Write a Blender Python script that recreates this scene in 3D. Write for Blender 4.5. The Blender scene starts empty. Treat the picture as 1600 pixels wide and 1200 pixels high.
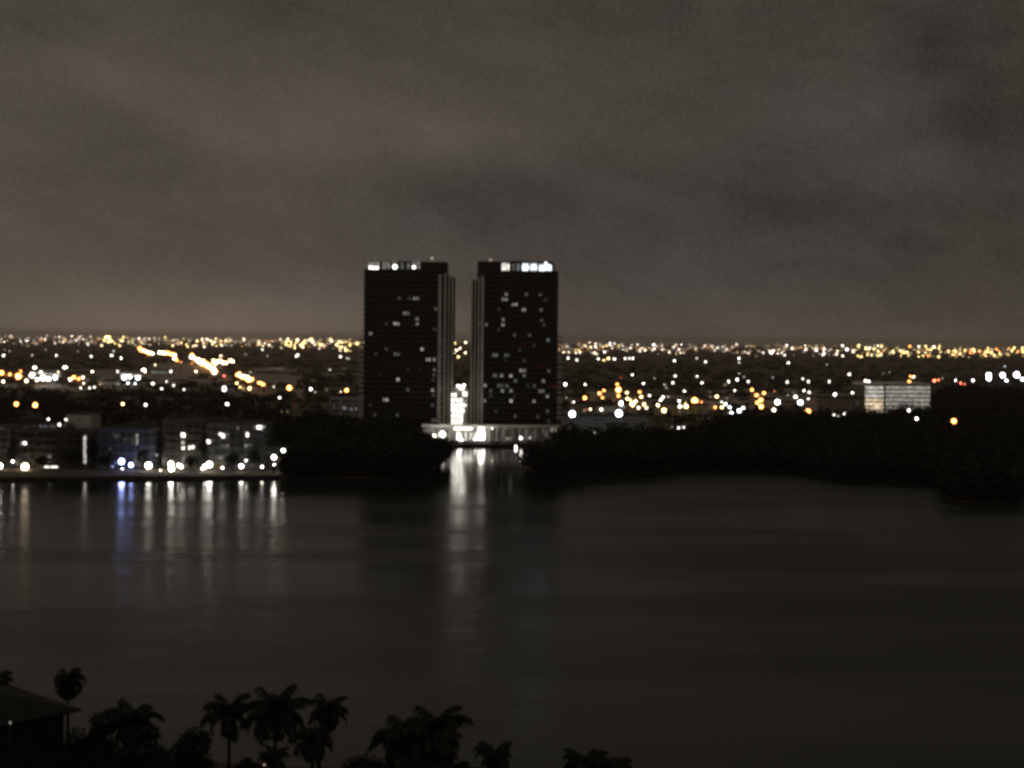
import bpy, math, random
from math import sin, cos, pi, radians, tan, exp
from mathutils import Vector, Matrix
from mathutils.geometry import tessellate_polygon

rnd = random.Random(7)
S = bpy.context.scene
COL = S.collection
HAZE_DENSITY = 0.000047

# ------------------------------------------------------------------ camera
CAMH = 54.0
FPX = 2200.0
PITCH = math.atan(68 / FPX)
ROLL = radians(0.55)
CAM_M = Matrix.Translation((0, 0, CAMH)) @ Matrix.Rotation(pi / 2 - PITCH, 4, 'X') @ Matrix.Rotation(ROLL, 4, 'Z')
cam_d = bpy.data.cameras.new('camera')
cam = bpy.data.objects.new('camera', cam_d)
COL.objects.link(cam)
cam.matrix_world = CAM_M
cam_d.sensor_width = 36
cam_d.lens = 36 * FPX / 1600
cam_d.clip_end = 120000
cam_d.clip_start = 0.5
cam_d.dof.use_dof = True
cam_d.dof.focus_distance = 3.0
cam_d.dof.aperture_fstop = 11.0
S.camera = cam
R3 = CAM_M.to_3x3()

def ray(px, py):
    return R3 @ Vector(((px - 800) / FPX, (600 - py) / FPX, -1.0))

def on_z(px, py, z=0.0):            # photo point -> world, on the level z
    d = ray(px, py)
    t = (z - CAMH) / d.z
    return Vector((0, 0, CAMH)) + d * t

def on_y(px, py, Y):                # photo point -> world, at the range Y
    d = ray(px, py)
    return Vector((0, 0, CAMH)) + d * (Y / d.y)

def hor(px):                        # horizon height in photo pixels at px
    return 600 - 68 + (px - 800) * tan(ROLL)

# ------------------------------------------------------------------ materials
def nodes(m):
    m.use_nodes = True
    nt = m.node_tree
    nt.nodes.clear()
    return nt

def surf(name, c, rough=0.8, var=0.35, scale=0.6, bump=0.0, spec=0.3):
    m = bpy.data.materials.new(name)
    nt = nodes(m)
    N, L = nt.nodes, nt.links
    out = N.new('ShaderNodeOutputMaterial')
    b = N.new('ShaderNodeBsdfPrincipled')
    b.inputs['Roughness'].default_value = rough
    b.inputs['Specular IOR Level'].default_value = spec
    tc = N.new('ShaderNodeTexCoord')
    no = N.new('ShaderNodeTexNoise')
    no.inputs['Scale'].default_value = scale
    no.inputs['Detail'].default_value = 5
    L.new(tc.outputs['Object'], no.inputs['Vector'])
    r = N.new('ShaderNodeValToRGB')
    r.color_ramp.elements[0].position = 0.3
    r.color_ramp.elements[1].position = 0.7
    r.color_ramp.elements[0].color = [x * (1 - var) for x in c] + [1]
    r.color_ramp.elements[1].color = [min(1, x * (1 + var)) for x in c] + [1]
    L.new(no.outputs['Fac'], r.inputs['Fac'])
    L.new(r.outputs['Color'], b.inputs['Base Color'])
    if bump:
        bp = N.new('ShaderNodeBump')
        bp.inputs['Strength'].default_value = bump
        L.new(no.outputs['Fac'], bp.inputs['Height'])
        L.new(bp.outputs['Normal'], b.inputs['Normal'])
    L.new(b.outputs['BSDF'], out.inputs['Surface'])
    return m

_em = {}
TINT = {'w': (1.0, .78, .52), 'o': (1.0, .33, .075), 'y': (1.0, .70, .27), 'c': (.86, .95, 1.0), 'b': (.36, .45, 1.0),
        'r': (1.0, .20, .09), 'p': (1.0, .72, .58), 'n': (1.0, .95, .84), 'g': (.80, 1.0, .86)}

def glow(col, e, patchy=False):
    e = float('%.2g' % e)
    k = (col, e, patchy)
    if k in _em:
        return _em[k]
    m = bpy.data.materials.new('light_' + col)
    nt = nodes(m)
    N, L = nt.nodes, nt.links
    out = N.new('ShaderNodeOutputMaterial')
    em = N.new('ShaderNodeEmission')
    em.inputs['Color'].default_value = TINT[col] + (1,)
    em.inputs['Strength'].default_value = e
    if patchy:                       # curtains, furniture and partitions seen inside a lit room
        tc = N.new('ShaderNodeTexCoord')
        no = N.new('ShaderNodeTexNoise')
        no.inputs['Scale'].default_value = 0.7
        no.inputs['Detail'].default_value = 3
        mr = N.new('ShaderNodeMapRange')
        mr.inputs['From Min'].default_value = 0.35
        mr.inputs['From Max'].default_value = 0.65
        mr.inputs['To Min'].default_value = 0.35 * e
        mr.inputs['To Max'].default_value = 1.5 * e
        L.new(tc.outputs['Object'], no.inputs['Vector'])
        L.new(no.outputs['Fac'], mr.inputs['Value'])
        L.new(mr.outputs['Result'], em.inputs['Strength'])
    L.new(em.outputs['Emission'], out.inputs['Surface'])
    _em[k] = m
    return m

def facade_mat(name, c_frame, c_glass, cw, ch):
    m = bpy.data.materials.new(name)
    nt = nodes(m)
    N, L = nt.nodes, nt.links
    out = N.new('ShaderNodeOutputMaterial')
    b = N.new('ShaderNodeBsdfPrincipled')
    tc = N.new('ShaderNodeTexCoord')
    sp = N.new('ShaderNodeSeparateXYZ')
    L.new(tc.outputs['Object'], sp.inputs[0])
    ad = N.new('ShaderNodeMath')
    L.new(sp.outputs['X'], ad.inputs[0]); L.new(sp.outputs['Y'], ad.inputs[1])
    cb = N.new('ShaderNodeCombineXYZ')
    L.new(ad.outputs[0], cb.inputs['X']); L.new(sp.outputs['Z'], cb.inputs['Y'])
    br = N.new('ShaderNodeTexBrick')
    br.offset = 0
    br.inputs['Scale'].default_value = 1.0
    br.inputs['Brick Width'].default_value = cw
    br.inputs['Row Height'].default_value = ch
    br.inputs['Mortar Size'].default_value = 0.16
    br.inputs['Color1'].default_value = c_glass + (1,)
    br.inputs['Color2'].default_value = tuple(x * 1.9 for x in c_glass) + (1,)
    br.inputs['Mortar'].default_value = c_frame + (1,)
    L.new(cb.outputs[0], br.inputs['Vector'])
    L.new(br.outputs['Color'], b.inputs['Base Color'])
    mr = N.new('ShaderNodeMapRange')
    mr.inputs['To Min'].default_value = 0.25
    mr.inputs['To Max'].default_value = 0.8
    L.new(br.outputs['Fac'], mr.inputs['Value'])
    L.new(mr.outputs['Result'], b.inputs['Roughness'])
    b.inputs['Specular IOR Level'].default_value = 0.35
    L.new(b.outputs['BSDF'], out.inputs['Surface'])
    return m

M = {
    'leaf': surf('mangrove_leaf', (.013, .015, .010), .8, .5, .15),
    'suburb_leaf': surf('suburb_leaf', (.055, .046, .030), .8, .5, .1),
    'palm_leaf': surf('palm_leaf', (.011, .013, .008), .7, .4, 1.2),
    'trunk': surf('trunk_bark', (.018, .016, .013), .9, .3, 2.0, .4),
    'ground': surf('ground_soil', (.085, .066, .048), .95, .4, .02),
    'road': surf('asphalt', (.05, .05, .05), .9, .25, .3),
    'concrete': surf('painted_concrete', (.80, .79, .75), .85, .18, .25),
    'pale': surf('pale_stucco', (.58, .56, .53), .85, .15, .3),
    'grey': surf('grey_stucco', (.28, .28, .275), .85, .2, .3),
    'tan': surf('tan_stucco', (.33, .28, .22), .85, .2, .3),
    'slab': surf('balcony_concrete', (.085, .082, .075), .85, .2, .4),
    'dark': surf('dark_metal', (.03, .03, .03), .5, .2, 1.0),
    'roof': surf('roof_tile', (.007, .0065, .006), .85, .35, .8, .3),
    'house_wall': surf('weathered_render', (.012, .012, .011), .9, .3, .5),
    'dock': surf('dock_timber', (.07, .06, .05), .9, .3, .6),
    'glass': facade_mat('tower_facade', (.05, .048, .045), (.014, .015, .016), 2.6, 2.68),
    'flat_grey': facade_mat('grey_flat_facade', (.26, .262, .262), (.07, .072, .074), 3.4, 3.0),
    'flat_tan': facade_mat('tan_flat_facade', (.19, .17, .15), (.04, .037, .033), 3.2, 3.0),
    'paving': surf('worn_paving', (.30, .265, .23), .9, .35, .03),
    'mud': surf('wet_bank_mud', (.012, .011, .009), .6, .4, .3),
    'core': surf('core_render', (.07, .067, .062), .9, .25, .3),
    'podium': surf('podium_stone', (.26, .25, .23), .85, .3, .35),
    'seawall': surf('stained_seawall', (.055, .052, .046), .9, .4, .3),
    'flat': facade_mat('flat_facade', (.085, .083, .077), (.026, .026, .026), 3.0, 3.0),
}

# ------------------------------------------------------------------ mesh builder
class MB:
    def __init__(s):
        s.v, s.f, s.mi = [], [], []
    def poly(s, pts, mi=0):
        n = len(s.v)
        s.v += [tuple(p) for p in pts]
        s.f.append(tuple(range(n, n + len(pts))))
        s.mi.append(mi)
    def box(s, a, b, mi=0):
        x0, y0, z0 = a; x1, y1, z1 = b
        n = len(s.v)
        s.v += [(x0, y0, z0), (x1, y0, z0), (x1, y1, z0), (x0, y1, z0), (x0, y0, z1), (x1, y0, z1), (x1, y1, z1), (x0, y1, z1)]
        for q in ((0, 3, 2, 1), (4, 5, 6, 7), (0, 1, 5, 4), (1, 2, 6, 5), (2, 3, 7, 6), (3, 0, 4, 7)):
            s.f.append(tuple(n + i for i in q)); s.mi.append(mi)
    def tube(s, pts, rads, k=7, mi=0):
        rings = []
        for i, p in enumerate(pts):
            p = Vector(p)
            a = Vector(pts[max(0, i - 1)]); b = Vector(pts[min(len(pts) - 1, i + 1)])
            t = (b - a).normalized()
            u = t.orthogonal().normalized(); w = t.cross(u)
            n = len(s.v)
            for j in range(k):
                q = p + (u * cos(2 * pi * j / k) + w * sin(2 * pi * j / k)) * rads[i]
                s.v.append(tuple(q))
            rings.append(n)
        for i in range(len(rings) - 1):
            for j in range(k):
                s.f.append((rings[i] + j, rings[i] + (j + 1) % k, rings[i + 1] + (j + 1) % k, rings[i + 1] + j)); s.mi.append(mi)
        s.f.append(tuple(rings[0] + j for j in reversed(range(k)))); s.mi.append(mi)
        s.f.append(tuple(rings[-1] + j for j in range(k))); s.mi.append(mi)
    def ball(s, c, r, rz=None, k=8, h=4, mi=0):
        rz = rz or r
        n = len(s.v)
        s.v.append((c[0], c[1], c[2] + rz))
        for i in range(1, h):
            a = pi * i / h
            for j in range(k):
                b = 2 * pi * j / k
                s.v.append((c[0] + r * sin(a) * cos(b), c[1] + r * sin(a) * sin(b), c[2] + rz * cos(a)))
        s.v.append((c[0], c[1], c[2] - rz))
        last = len(s.v) - 1
        for j in range(k):
            s.f.append((n, n + 1 + j, n + 1 + (j + 1) % k)); s.mi.append(mi)
            for i in range(h - 2):
                a = n + 1 + i * k
                s.f.append((a + j, a + k + j, a + k + (j + 1) % k, a + (j + 1) % k)); s.mi.append(mi)
            a = n + 1 + (h - 2) * k
            s.f.append((a + j, last, a + (j + 1) % k)); s.mi.append(mi)
    def build(s, name, mats, parent=None, origin=None):
        if not isinstance(mats, (list, tuple)):
            mats = [mats]
        o_ = Vector(origin) if origin else Vector((0, 0, 0))
        me = bpy.data.meshes.new(name)
        me.from_pydata([tuple(Vector(v) - o_) for v in s.v] if origin else s.v, [], s.f)
        for m in mats:
            me.materials.append(m)
        if len(mats) > 1:
            me.polygons.foreach_set('material_index', s.mi)
        me.update()
        o = bpy.data.objects.new(name, me)
        COL.objects.link(o)
        if parent is not None:
            o.parent = parent
        if origin:
            o.location = o_
        return o

def tag(o, label=None, cat=None, group=None, kind=None):
    if label: o['label'] = label
    if cat: o['category'] = cat
    if group: o['group'] = group
    if kind: o['kind'] = kind
    return o

def empty(name, loc):
    o = bpy.data.objects.new(name, None)
    o.empty_display_size = 2
    COL.objects.link(o)
    o.location = loc
    return o

# ------------------------------------------------------------------ world: low city-lit cloud at night
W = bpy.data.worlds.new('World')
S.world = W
W.use_nodes = True
nt = W.node_tree
nt.nodes.clear()
N, L = nt.nodes, nt.links

def val(x):
    return x
def mth(op, a, b=None, c=None):
    n = N.new('ShaderNodeMath')
    n.operation = op
    for i, x in enumerate((a, b, c)):
        if x is None: continue
        if isinstance(x, (int, float)): n.inputs[i].default_value = x
        else: L.new(x, n.inputs[i])
    return n.outputs[0]

tc = N.new('ShaderNodeTexCoord')
sp = N.new('ShaderNodeSeparateXYZ')
L.new(tc.outputs['Generated'], sp.inputs[0])
U, V = sp.outputs['X'], sp.outputs['Z']
VP = mth('MAXIMUM', V, 0.0)

def dirpx(px, py):
    d = ray(px, py).normalized()
    return d.x, d.z

def bump_at(px, py, sx, sy, amp):           # a broad cloud patch in the sky dome, by direction
    u, v = dirpx(px, py)
    a = mth('DIVIDE', mth('SUBTRACT', U, u), sx / FPX)
    b = mth('DIVIDE', mth('SUBTRACT', V, v), sy / FPX)
    q = mth('ADD', mth('MULTIPLY', a, a), mth('MULTIPLY', b, b))
    return mth('MULTIPLY', mth('EXPONENT', mth('MULTIPLY', q, -1.0)), amp)

def noise(sx, sz, scale, detail, off=0.0, rough=.55, dist=0.0, slope=0.0):
    cb = N.new('ShaderNodeCombineXYZ')
    L.new(mth('MULTIPLY', U, sx), cb.inputs['X'])
    L.new(mth('ADD', mth('MULTIPLY', V, sz), mth('MULTIPLY', U, slope)), cb.inputs['Z'])
    L.new(mth('MULTIPLY_ADD', sp.outputs['Y'], sx, off), cb.inputs['Y'])
    n = N.new('ShaderNodeTexNoise')
    n.inputs['Scale'].default_value = scale
    n.inputs['Detail'].default_value = detail
    n.inputs['Roughness'].default_value = rough
    n.inputs['Distortion'].default_value = dist
    L.new(cb.outputs[0], n.inputs['Vector'])
    return n.outputs['Fac']

n1 = noise(1, 2.6, 5.2, 4, 3.1, .52, 1.2, .55)
n2 = noise(1, 2.0, 14.0, 5, 9.2, .6, .8, .35)
n3 = noise(1, 1.0, 430.0, 2, 1.0)
cl = mth('ADD', mth('MULTIPLY', mth('SUBTRACT', n1, .5), .60), mth('MULTIPLY', mth('SUBTRACT', n2, .5), .50))
cl = mth('ADD', cl, mth('MULTIPLY', mth('SUBTRACT', n3, .5), .60))
for args in ((1545, 180, 110, 65, -.34), (1000, 330, 380, 60, -.10), (1100, 380, 500, 80, -.06), (1455, 75, 70, 40, -.16), (1440, 255, 80, 38, .30), (1330, 190, 150, 50, .08), (1180, 245, 130, 40, -.12), (1250, 310, 300, 60, -.08), (400, 175, 420, 70, .20), (150, 115, 160, 40, .08),
             (640, 230, 230, 42, .18), (560, 15, 520, 45, -.18), (1250, 50, 380, 70, -.10), (760, 200, 200, 45, .08), (60, 40, 150, 40, -.14), (190, 175, 120, 35, -.10),
             (1480, 420, 260, 80, -.04), (740, 295, 150, 45, -.20), (230, 275, 180, 35, -.10), (480, 60, 120, 30, .06)):
    cl = mth('ADD', cl, bump_at(*args))
# glow of the city on the haze near the horizon, stronger to the side of the highway
hg = mth('MULTIPLY', mth('EXPONENT', mth('MULTIPLY', VP, -1 / .030)), .52)
hg = mth('ADD', hg, bump_at(330, 530, 330, 75, .72))
hg = mth('ADD', hg, bump_at(100, 500, 380, 120, .22))
hg = mth('ADD', hg, bump_at(1430, 545, 260, 30, .24))
lr = mth('MULTIPLY', U, -.55)               # city side a little brighter
tot = mth('MAXIMUM', mth('ADD', mth('ADD', mth('ADD', cl, 1.0), hg), lr), .25)
cmix = N.new('ShaderNodeMix'); cmix.data_type = 'RGBA'
cmix.inputs['A'].default_value = (.0655, .0560, .0425, 1)
cmix.inputs['B'].default_value = (.0635, .0545, .0500, 1)
n4 = noise(1, 2.0, 7.0, 2, 21.0)
mrw = N.new('ShaderNodeMapRange')
mrw.inputs['From Min'].default_value = .38; mrw.inputs['From Max'].default_value = .62
L.new(n4, mrw.inputs['Value'])
L.new(mth('MINIMUM', mth('MAXIMUM', mth('ADD', mth('MULTIPLY', mrw.outputs['Result'], .35), mth('ADD', bump_at(880, 390, 360, 140, .65), bump_at(1350, 260, 330, 220, .5))), 0.0), 1.0), cmix.inputs['Factor'])
warm = N.new('ShaderNodeMix'); warm.data_type = 'RGBA'
L.new(cmix.outputs['Result'], warm.inputs['A'])
warm.inputs['B'].default_value = (.0740, .0560, .0430, 1)
L.new(mth('MINIMUM', mth('MULTIPLY', hg, .8), 1.0), warm.inputs['Factor'])
bg = N.new('ShaderNodeBackground')
L.new(warm.outputs['Result'], bg.inputs['Color'])
zen = N.new('ShaderNodeMapRange')           # unseen sky overhead brightened as an added fill for haze, walls and ground
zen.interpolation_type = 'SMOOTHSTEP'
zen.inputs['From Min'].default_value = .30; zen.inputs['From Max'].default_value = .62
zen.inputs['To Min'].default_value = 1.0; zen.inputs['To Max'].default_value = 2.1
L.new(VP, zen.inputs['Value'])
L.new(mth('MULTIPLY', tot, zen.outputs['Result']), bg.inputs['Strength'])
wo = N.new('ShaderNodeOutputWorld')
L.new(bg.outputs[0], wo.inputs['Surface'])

# ------------------------------------------------------------------ setting: water, ground, road
wm = bpy.data.materials.new('night_water')
nt = nodes(wm)
N, L = nt.nodes, nt.links
out = N.new('ShaderNodeOutputMaterial')
b = N.new('ShaderNodeBsdfPrincipled')
b.inputs['Base Color'].default_value = (.013, .016, .0135, 1)
b.inputs['IOR'].default_value = 1.33
tc = N.new('ShaderNodeTexCoord')
def wnoise(sx, sy, scale, detail):
    mp = N.new('ShaderNodeMapping')
    mp.inputs['Scale'].default_value = (sx, sy, 1)
    L.new(tc.outputs['Object'], mp.inputs['Vector'])
    n = N.new('ShaderNodeTexNoise')
    n.inputs['Scale'].default_value = scale
    n.inputs['Detail'].default_value = detail
    L.new(mp.outputs[0], n.inputs['Vector'])
    return n.outputs['Fac']
ripple = wnoise(.6, 1.3, .55, 3)
swell = wnoise(.35, 1.6, .06, 3)
patch = wnoise(.22, 1.5, .018, 3)
spw = N.new('ShaderNodeSeparateXYZ'); L.new(tc.outputs['Object'], spw.inputs[0])
def ramp(v, a_, b_, lo, hi):
    r_ = N.new('ShaderNodeMapRange'); r_.interpolation_type = 'SMOOTHSTEP'
    r_.inputs['From Min'].default_value = a_; r_.inputs['From Max'].default_value = b_
    r_.inputs['To Min'].default_value = lo; r_.inputs['To Max'].default_value = hi
    L.new(v, r_.inputs['Value'])
    return r_.outputs['Result']
# sheltered water along the built bank and in the channel; wind ripples in streaks everywhere else
calm = mth('MULTIPLY', ramp(mth('MULTIPLY_ADD', mth('SUBTRACT', patch, .5), 110, spw.outputs['Y']), 440, 520, 0, 1), ramp(spw.outputs['X'], 14, 40, 1, 0))
wind = mth('MULTIPLY', ramp(patch, .38, .62, .20, .36), ramp(spw.outputs['X'], 10, 60, .82, 1.32))
rgh = mth('ADD', mth('MULTIPLY', wind, mth('SUBTRACT', 1.0, calm)), mth('MULTIPLY', calm, .105))
L.new(rgh, b.inputs['Roughness'])
bp = N.new('ShaderNodeBump'); bp.inputs['Distance'].default_value = .35
L.new(mth('MULTIPLY_ADD', calm, -.24, .26), bp.inputs['Strength'])
L.new(ripple, bp.inputs['Height'])
bp2 = N.new('ShaderNodeBump'); bp2.inputs['Distance'].default_value = 1.2
L.new(mth('MULTIPLY_ADD', calm, -.13, .16), bp2.inputs['Strength'])
L.new(swell, bp2.inputs['Height']); L.new(bp.outputs[0], bp2.inputs['Normal'])
L.new(bp2.outputs[0], b.inputs['Normal'])
L.new(b.outputs[0], out.inputs['Surface'])

w = MB()
w.poly([(-1500, -200, 0), (1500, -200, 0), (1500, 1400, 0), (-1500, 1400, 0)])
tag(w.build('water', wm), kind='structure')

def land(name, outline, mat, z, depth):
    tris = tessellate_polygon([[Vector((p.x, p.y, 0)) for p in outline]])
    m = MB()
    n = len(outline)
    m.v = [(p.x, p.y, z) for p in outline] + [(p.x, p.y, z - depth) for p in outline]
    for t in tris:
        a, bb, c = (outline[i] for i in t)
        if (bb.x - a.x) * (c.y - a.y) - (bb.y - a.y) * (c.x - a.x) < 0:
            t = (t[0], t[2], t[1])
        m.f.append(tuple(t)); m.mi.append(0)
    for i in range(n):
        j = (i + 1) % n
        m.f.append((i, i + n, j + n, j)); m.mi.append(1)
    return tag(m.build(name, [mat, M['mud']]), kind='structure')

SHORE = [(-700, 760), (-200, 748), (0, 746), (150, 745), (450, 743), (600, 747), (650, 744), (672, 735), (690, 720), (698, 704), (704, 696),
         (760, 695), (852, 694), (838, 706), (824, 722), (822, 736), (900, 741), (1000, 742), (1050, 735), (1120, 735), (1250, 739), (1320, 751), (1400, 754),
         (1470, 757), (1478, 776), (1500, 784), (1560, 786), (1588, 783), (1604, 766), (1800, 772), (2300, 790)]
pts = [on_z(x, y, .8) for x, y in SHORE]
pts = [Vector((p.x, p.y, 0)) for p in pts]
GF = 24000
outline = [Vector((-GF, 600, 0))] + pts + [Vector((GF, 600, 0)), Vector((GF, GF, 0)), Vector((-GF, GF, 0))]
land('ground', outline, M['ground'], .8, 2.0)
fp = [on_z(x, y, 1.0) for x, y in ((1500, 1260), (1100, 1222), (950, 1212), (800, 1204), (600, 1196), (540, 1200), (430, 1198), (300, 1188), (150, 1178), (0, 1172), (-300, 1172))]
land('foreground_shore', [Vector((140, -120, 0))] + [Vector((p.x, p.y, 0)) for p in fp] + [Vector((-150, 120, 0)), Vector((-150, -120, 0))], M['ground'], 1.0, 2.0)

# highway seen as a diagonal of glare
hw = [on_z(x, y, .82) for x, y in ((190, 543.5), (235, 549), (300, 562), (345, 577), (400, 598), (470, 628))]
m = MB()
for a, c in zip(hw, hw[1:]):
    t = (c - a); t.z = 0; nrm = Vector((-t.y, t.x, 0)).normalized() * 14
    m.poly([a - nrm, c - nrm, c + nrm, a + nrm])
tag(m.build('road', M['road']), kind='structure')

# ------------------------------------------------------------------ foliage masses
def crown_quads(m, c, r, rz, n, q, rg):
    for _ in range(n):
        while True:
            d = Vector((rg.uniform(-1, 1), rg.uniform(-1, 1), rg.uniform(-1, 1)))
            if .1 < d.length < 1: break
        d = d.normalized() * (rg.random() ** .35)
        p = Vector((c[0] + d.x * r, c[1] + d.y * r, c[2] + d.z * rz))
        a = Vector((rg.uniform(-1, 1), rg.uniform(-1, 1), rg.uniform(-.7, .7))).normalized()
        bb = a.orthogonal().normalized()
        bb = (Matrix.Rotation(rg.uniform(0, 6.28), 3, a) @ bb)
        k = q * rg.uniform(.6, 1.3)
        m.poly([p - a * k, p + bb * k * .6, p + a * k, p - bb * k * .6])

def interp(tab, x):
    for (x0, *a), (x1, *c) in zip(tab, tab[1:]):
        if x0 <= x <= x1:
            t = (x - x0) / (x1 - x0)
            return [p + (q - p) * t for p, q in zip(a, c)]
    return list(tab[0][1:]) if x < tab[0][0] else list(tab[-1][1:])

def thicket(name, tab, label, count, hmean, seed, nq=46, q=1.0):
    rg = random.Random(seed)
    m = MB()
    x0, x1 = tab[0][0], tab[-1][0]
    spans = []
    for i in range(400):
        x = x0 + (x1 - x0) * (i + .5) / 400
        yb, yt = interp(tab, x)
        dn = (CAMH - .8) * FPX / (yb - hor(x)) + 3.5
        df = max(dn + 2, (CAMH - hmean) * FPX / (yt - hor(x)))
        spans.append((x, dn, df, (df * df - dn * dn)))
    acc, cum = 0, []
    for s_ in spans:
        acc += s_[3]; cum.append(acc)
    def put(x, d, big=1.0):
        p = on_z(x, hor(x) + CAMH * FPX / d, 0)
        h = hmean * rg.triangular(.55, 1.3, .95) * big
        r = rg.uniform(3.2, 5.6)
        crown_quads(m, (p.x, p.y, .6 + h * .55), r, h * .5, nq, q, rg)
    for _ in range(count):
        t = rg.random() * acc
        i = next(k for k, c in enumerate(cum) if c >= t)
        x, dn, df, _a = spans[i]
        d = math.sqrt(dn * dn + rg.random() * (df * df - dn * dn))
        put(x + rg.uniform(-.5, .5) * (x1 - x0) / 400, d)
    for i in range(0, 400):                # the skirts along the water and along the skyline of the mass
        x, dn, df, _a = spans[i]
        put(x, dn + rg.uniform(-1.6, 2.5), .8)
        if rg.random() < .75: put(x, df - rg.uniform(0, 5))
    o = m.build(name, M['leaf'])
    return tag(o, label, 'mangroves', None, 'stuff')

thicket('mangrove_trees', [(450, 743, 690), (456, 743, 668), (464, 743, 656), (480, 743, 651), (520, 744, 654), (560, 744, 657), (590, 746, 659), (620, 746, 661), (645, 744, 669), (665, 737, 681), (692, 721, 697)],
        'black mangrove thicket between the lit shore flats and the channel under the towers', 900, 11, 11)
thicket('mangrove_trees', [(823, 733, 712), (836, 738, 698), (855, 740, 686), (880, 741, 671), (905, 741, 667), (1000, 742, 666), (1060, 735, 668), (1110, 735, 656), (1150, 736, 648), (1250, 739, 643), (1320, 751, 641),
                          (1400, 754, 640), (1440, 756, 622), (1470, 758, 609), (1480, 778, 605), (1520, 785, 602), (1585, 785, 606), (1602, 766, 607), (1700, 768, 607)],
        'long black mangrove shore rising towards the floodlights beyond the bright-crowned tower', 3600, 11.5, 12)
# paved lots and street mouths added under the lamp clusters, pale to catch glow pools
def lot(x0, x1, ya, yb):
    m = MB()
    q = [on_z(x0, yb, .83), on_z(x1, yb, .83), on_z(x1, ya, .83), on_z(x0, ya, .83)]
    m.poly(q)
    return tag(m.build('paved_lot', M['paving']), kind='structure')
LOTS = ((-30, 236, 578, 612), (236, 345, 568, 600), (345, 475, 584, 622), (878, 1010, 612, 652), (1010, 1110, 620, 655), (1110, 1205, 618, 648), (1205, 1345, 612, 640))
for l_ in LOTS: lot(*l_)
rg = random.Random(5)
m = MB()
for _ in range(520):                           # dark trees behind the waterfront flats
    x = rg.uniform(-60, 450)
    d = rg.uniform(660, 1080)
    p = on_z(x, hor(x) + CAMH * FPX / d, 0)
    h = rg.uniform(7, 12)
    crown_quads(m, (p.x, p.y, h * .55), rg.uniform(3.5, 6.5), h * .5, 34, 1.2, rg)
tag(m.build('bank_trees', M['leaf']), 'dark belt of trees behind the waterfront flats', 'trees', None, 'stuff')
m = MB()
for _ in range(2600):                          # suburb tree cover out to the horizon lights
    x = rg.uniform(-80, 1680)
    d = 1 / rg.uniform(1 / 6500, 1 / 900)
    if d < 1150 and x < 480: continue
    p = on_z(x, hor(x) + CAMH * FPX / d, 0)
    h = rg.uniform(4.5, 7.5)
    yy = hor(x) + CAMH * FPX / d
    if rg.random() < .86 and any(a <= x <= b_ and c_ - 1 <= yy <= e_ + 2 for a, b_, c_, e_ in LOTS): continue
    crown_quads(m, (p.x, p.y, h * .52), rg.uniform(4, 9) * (1 + d / 4000), h * .5, 16, 2.0 + d / 2500, rg)
tag(m.build('suburb_trees', M['suburb_leaf']), 'low dark tree cover of the suburb below the horizon lights', 'trees', None, 'stuff')

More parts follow.
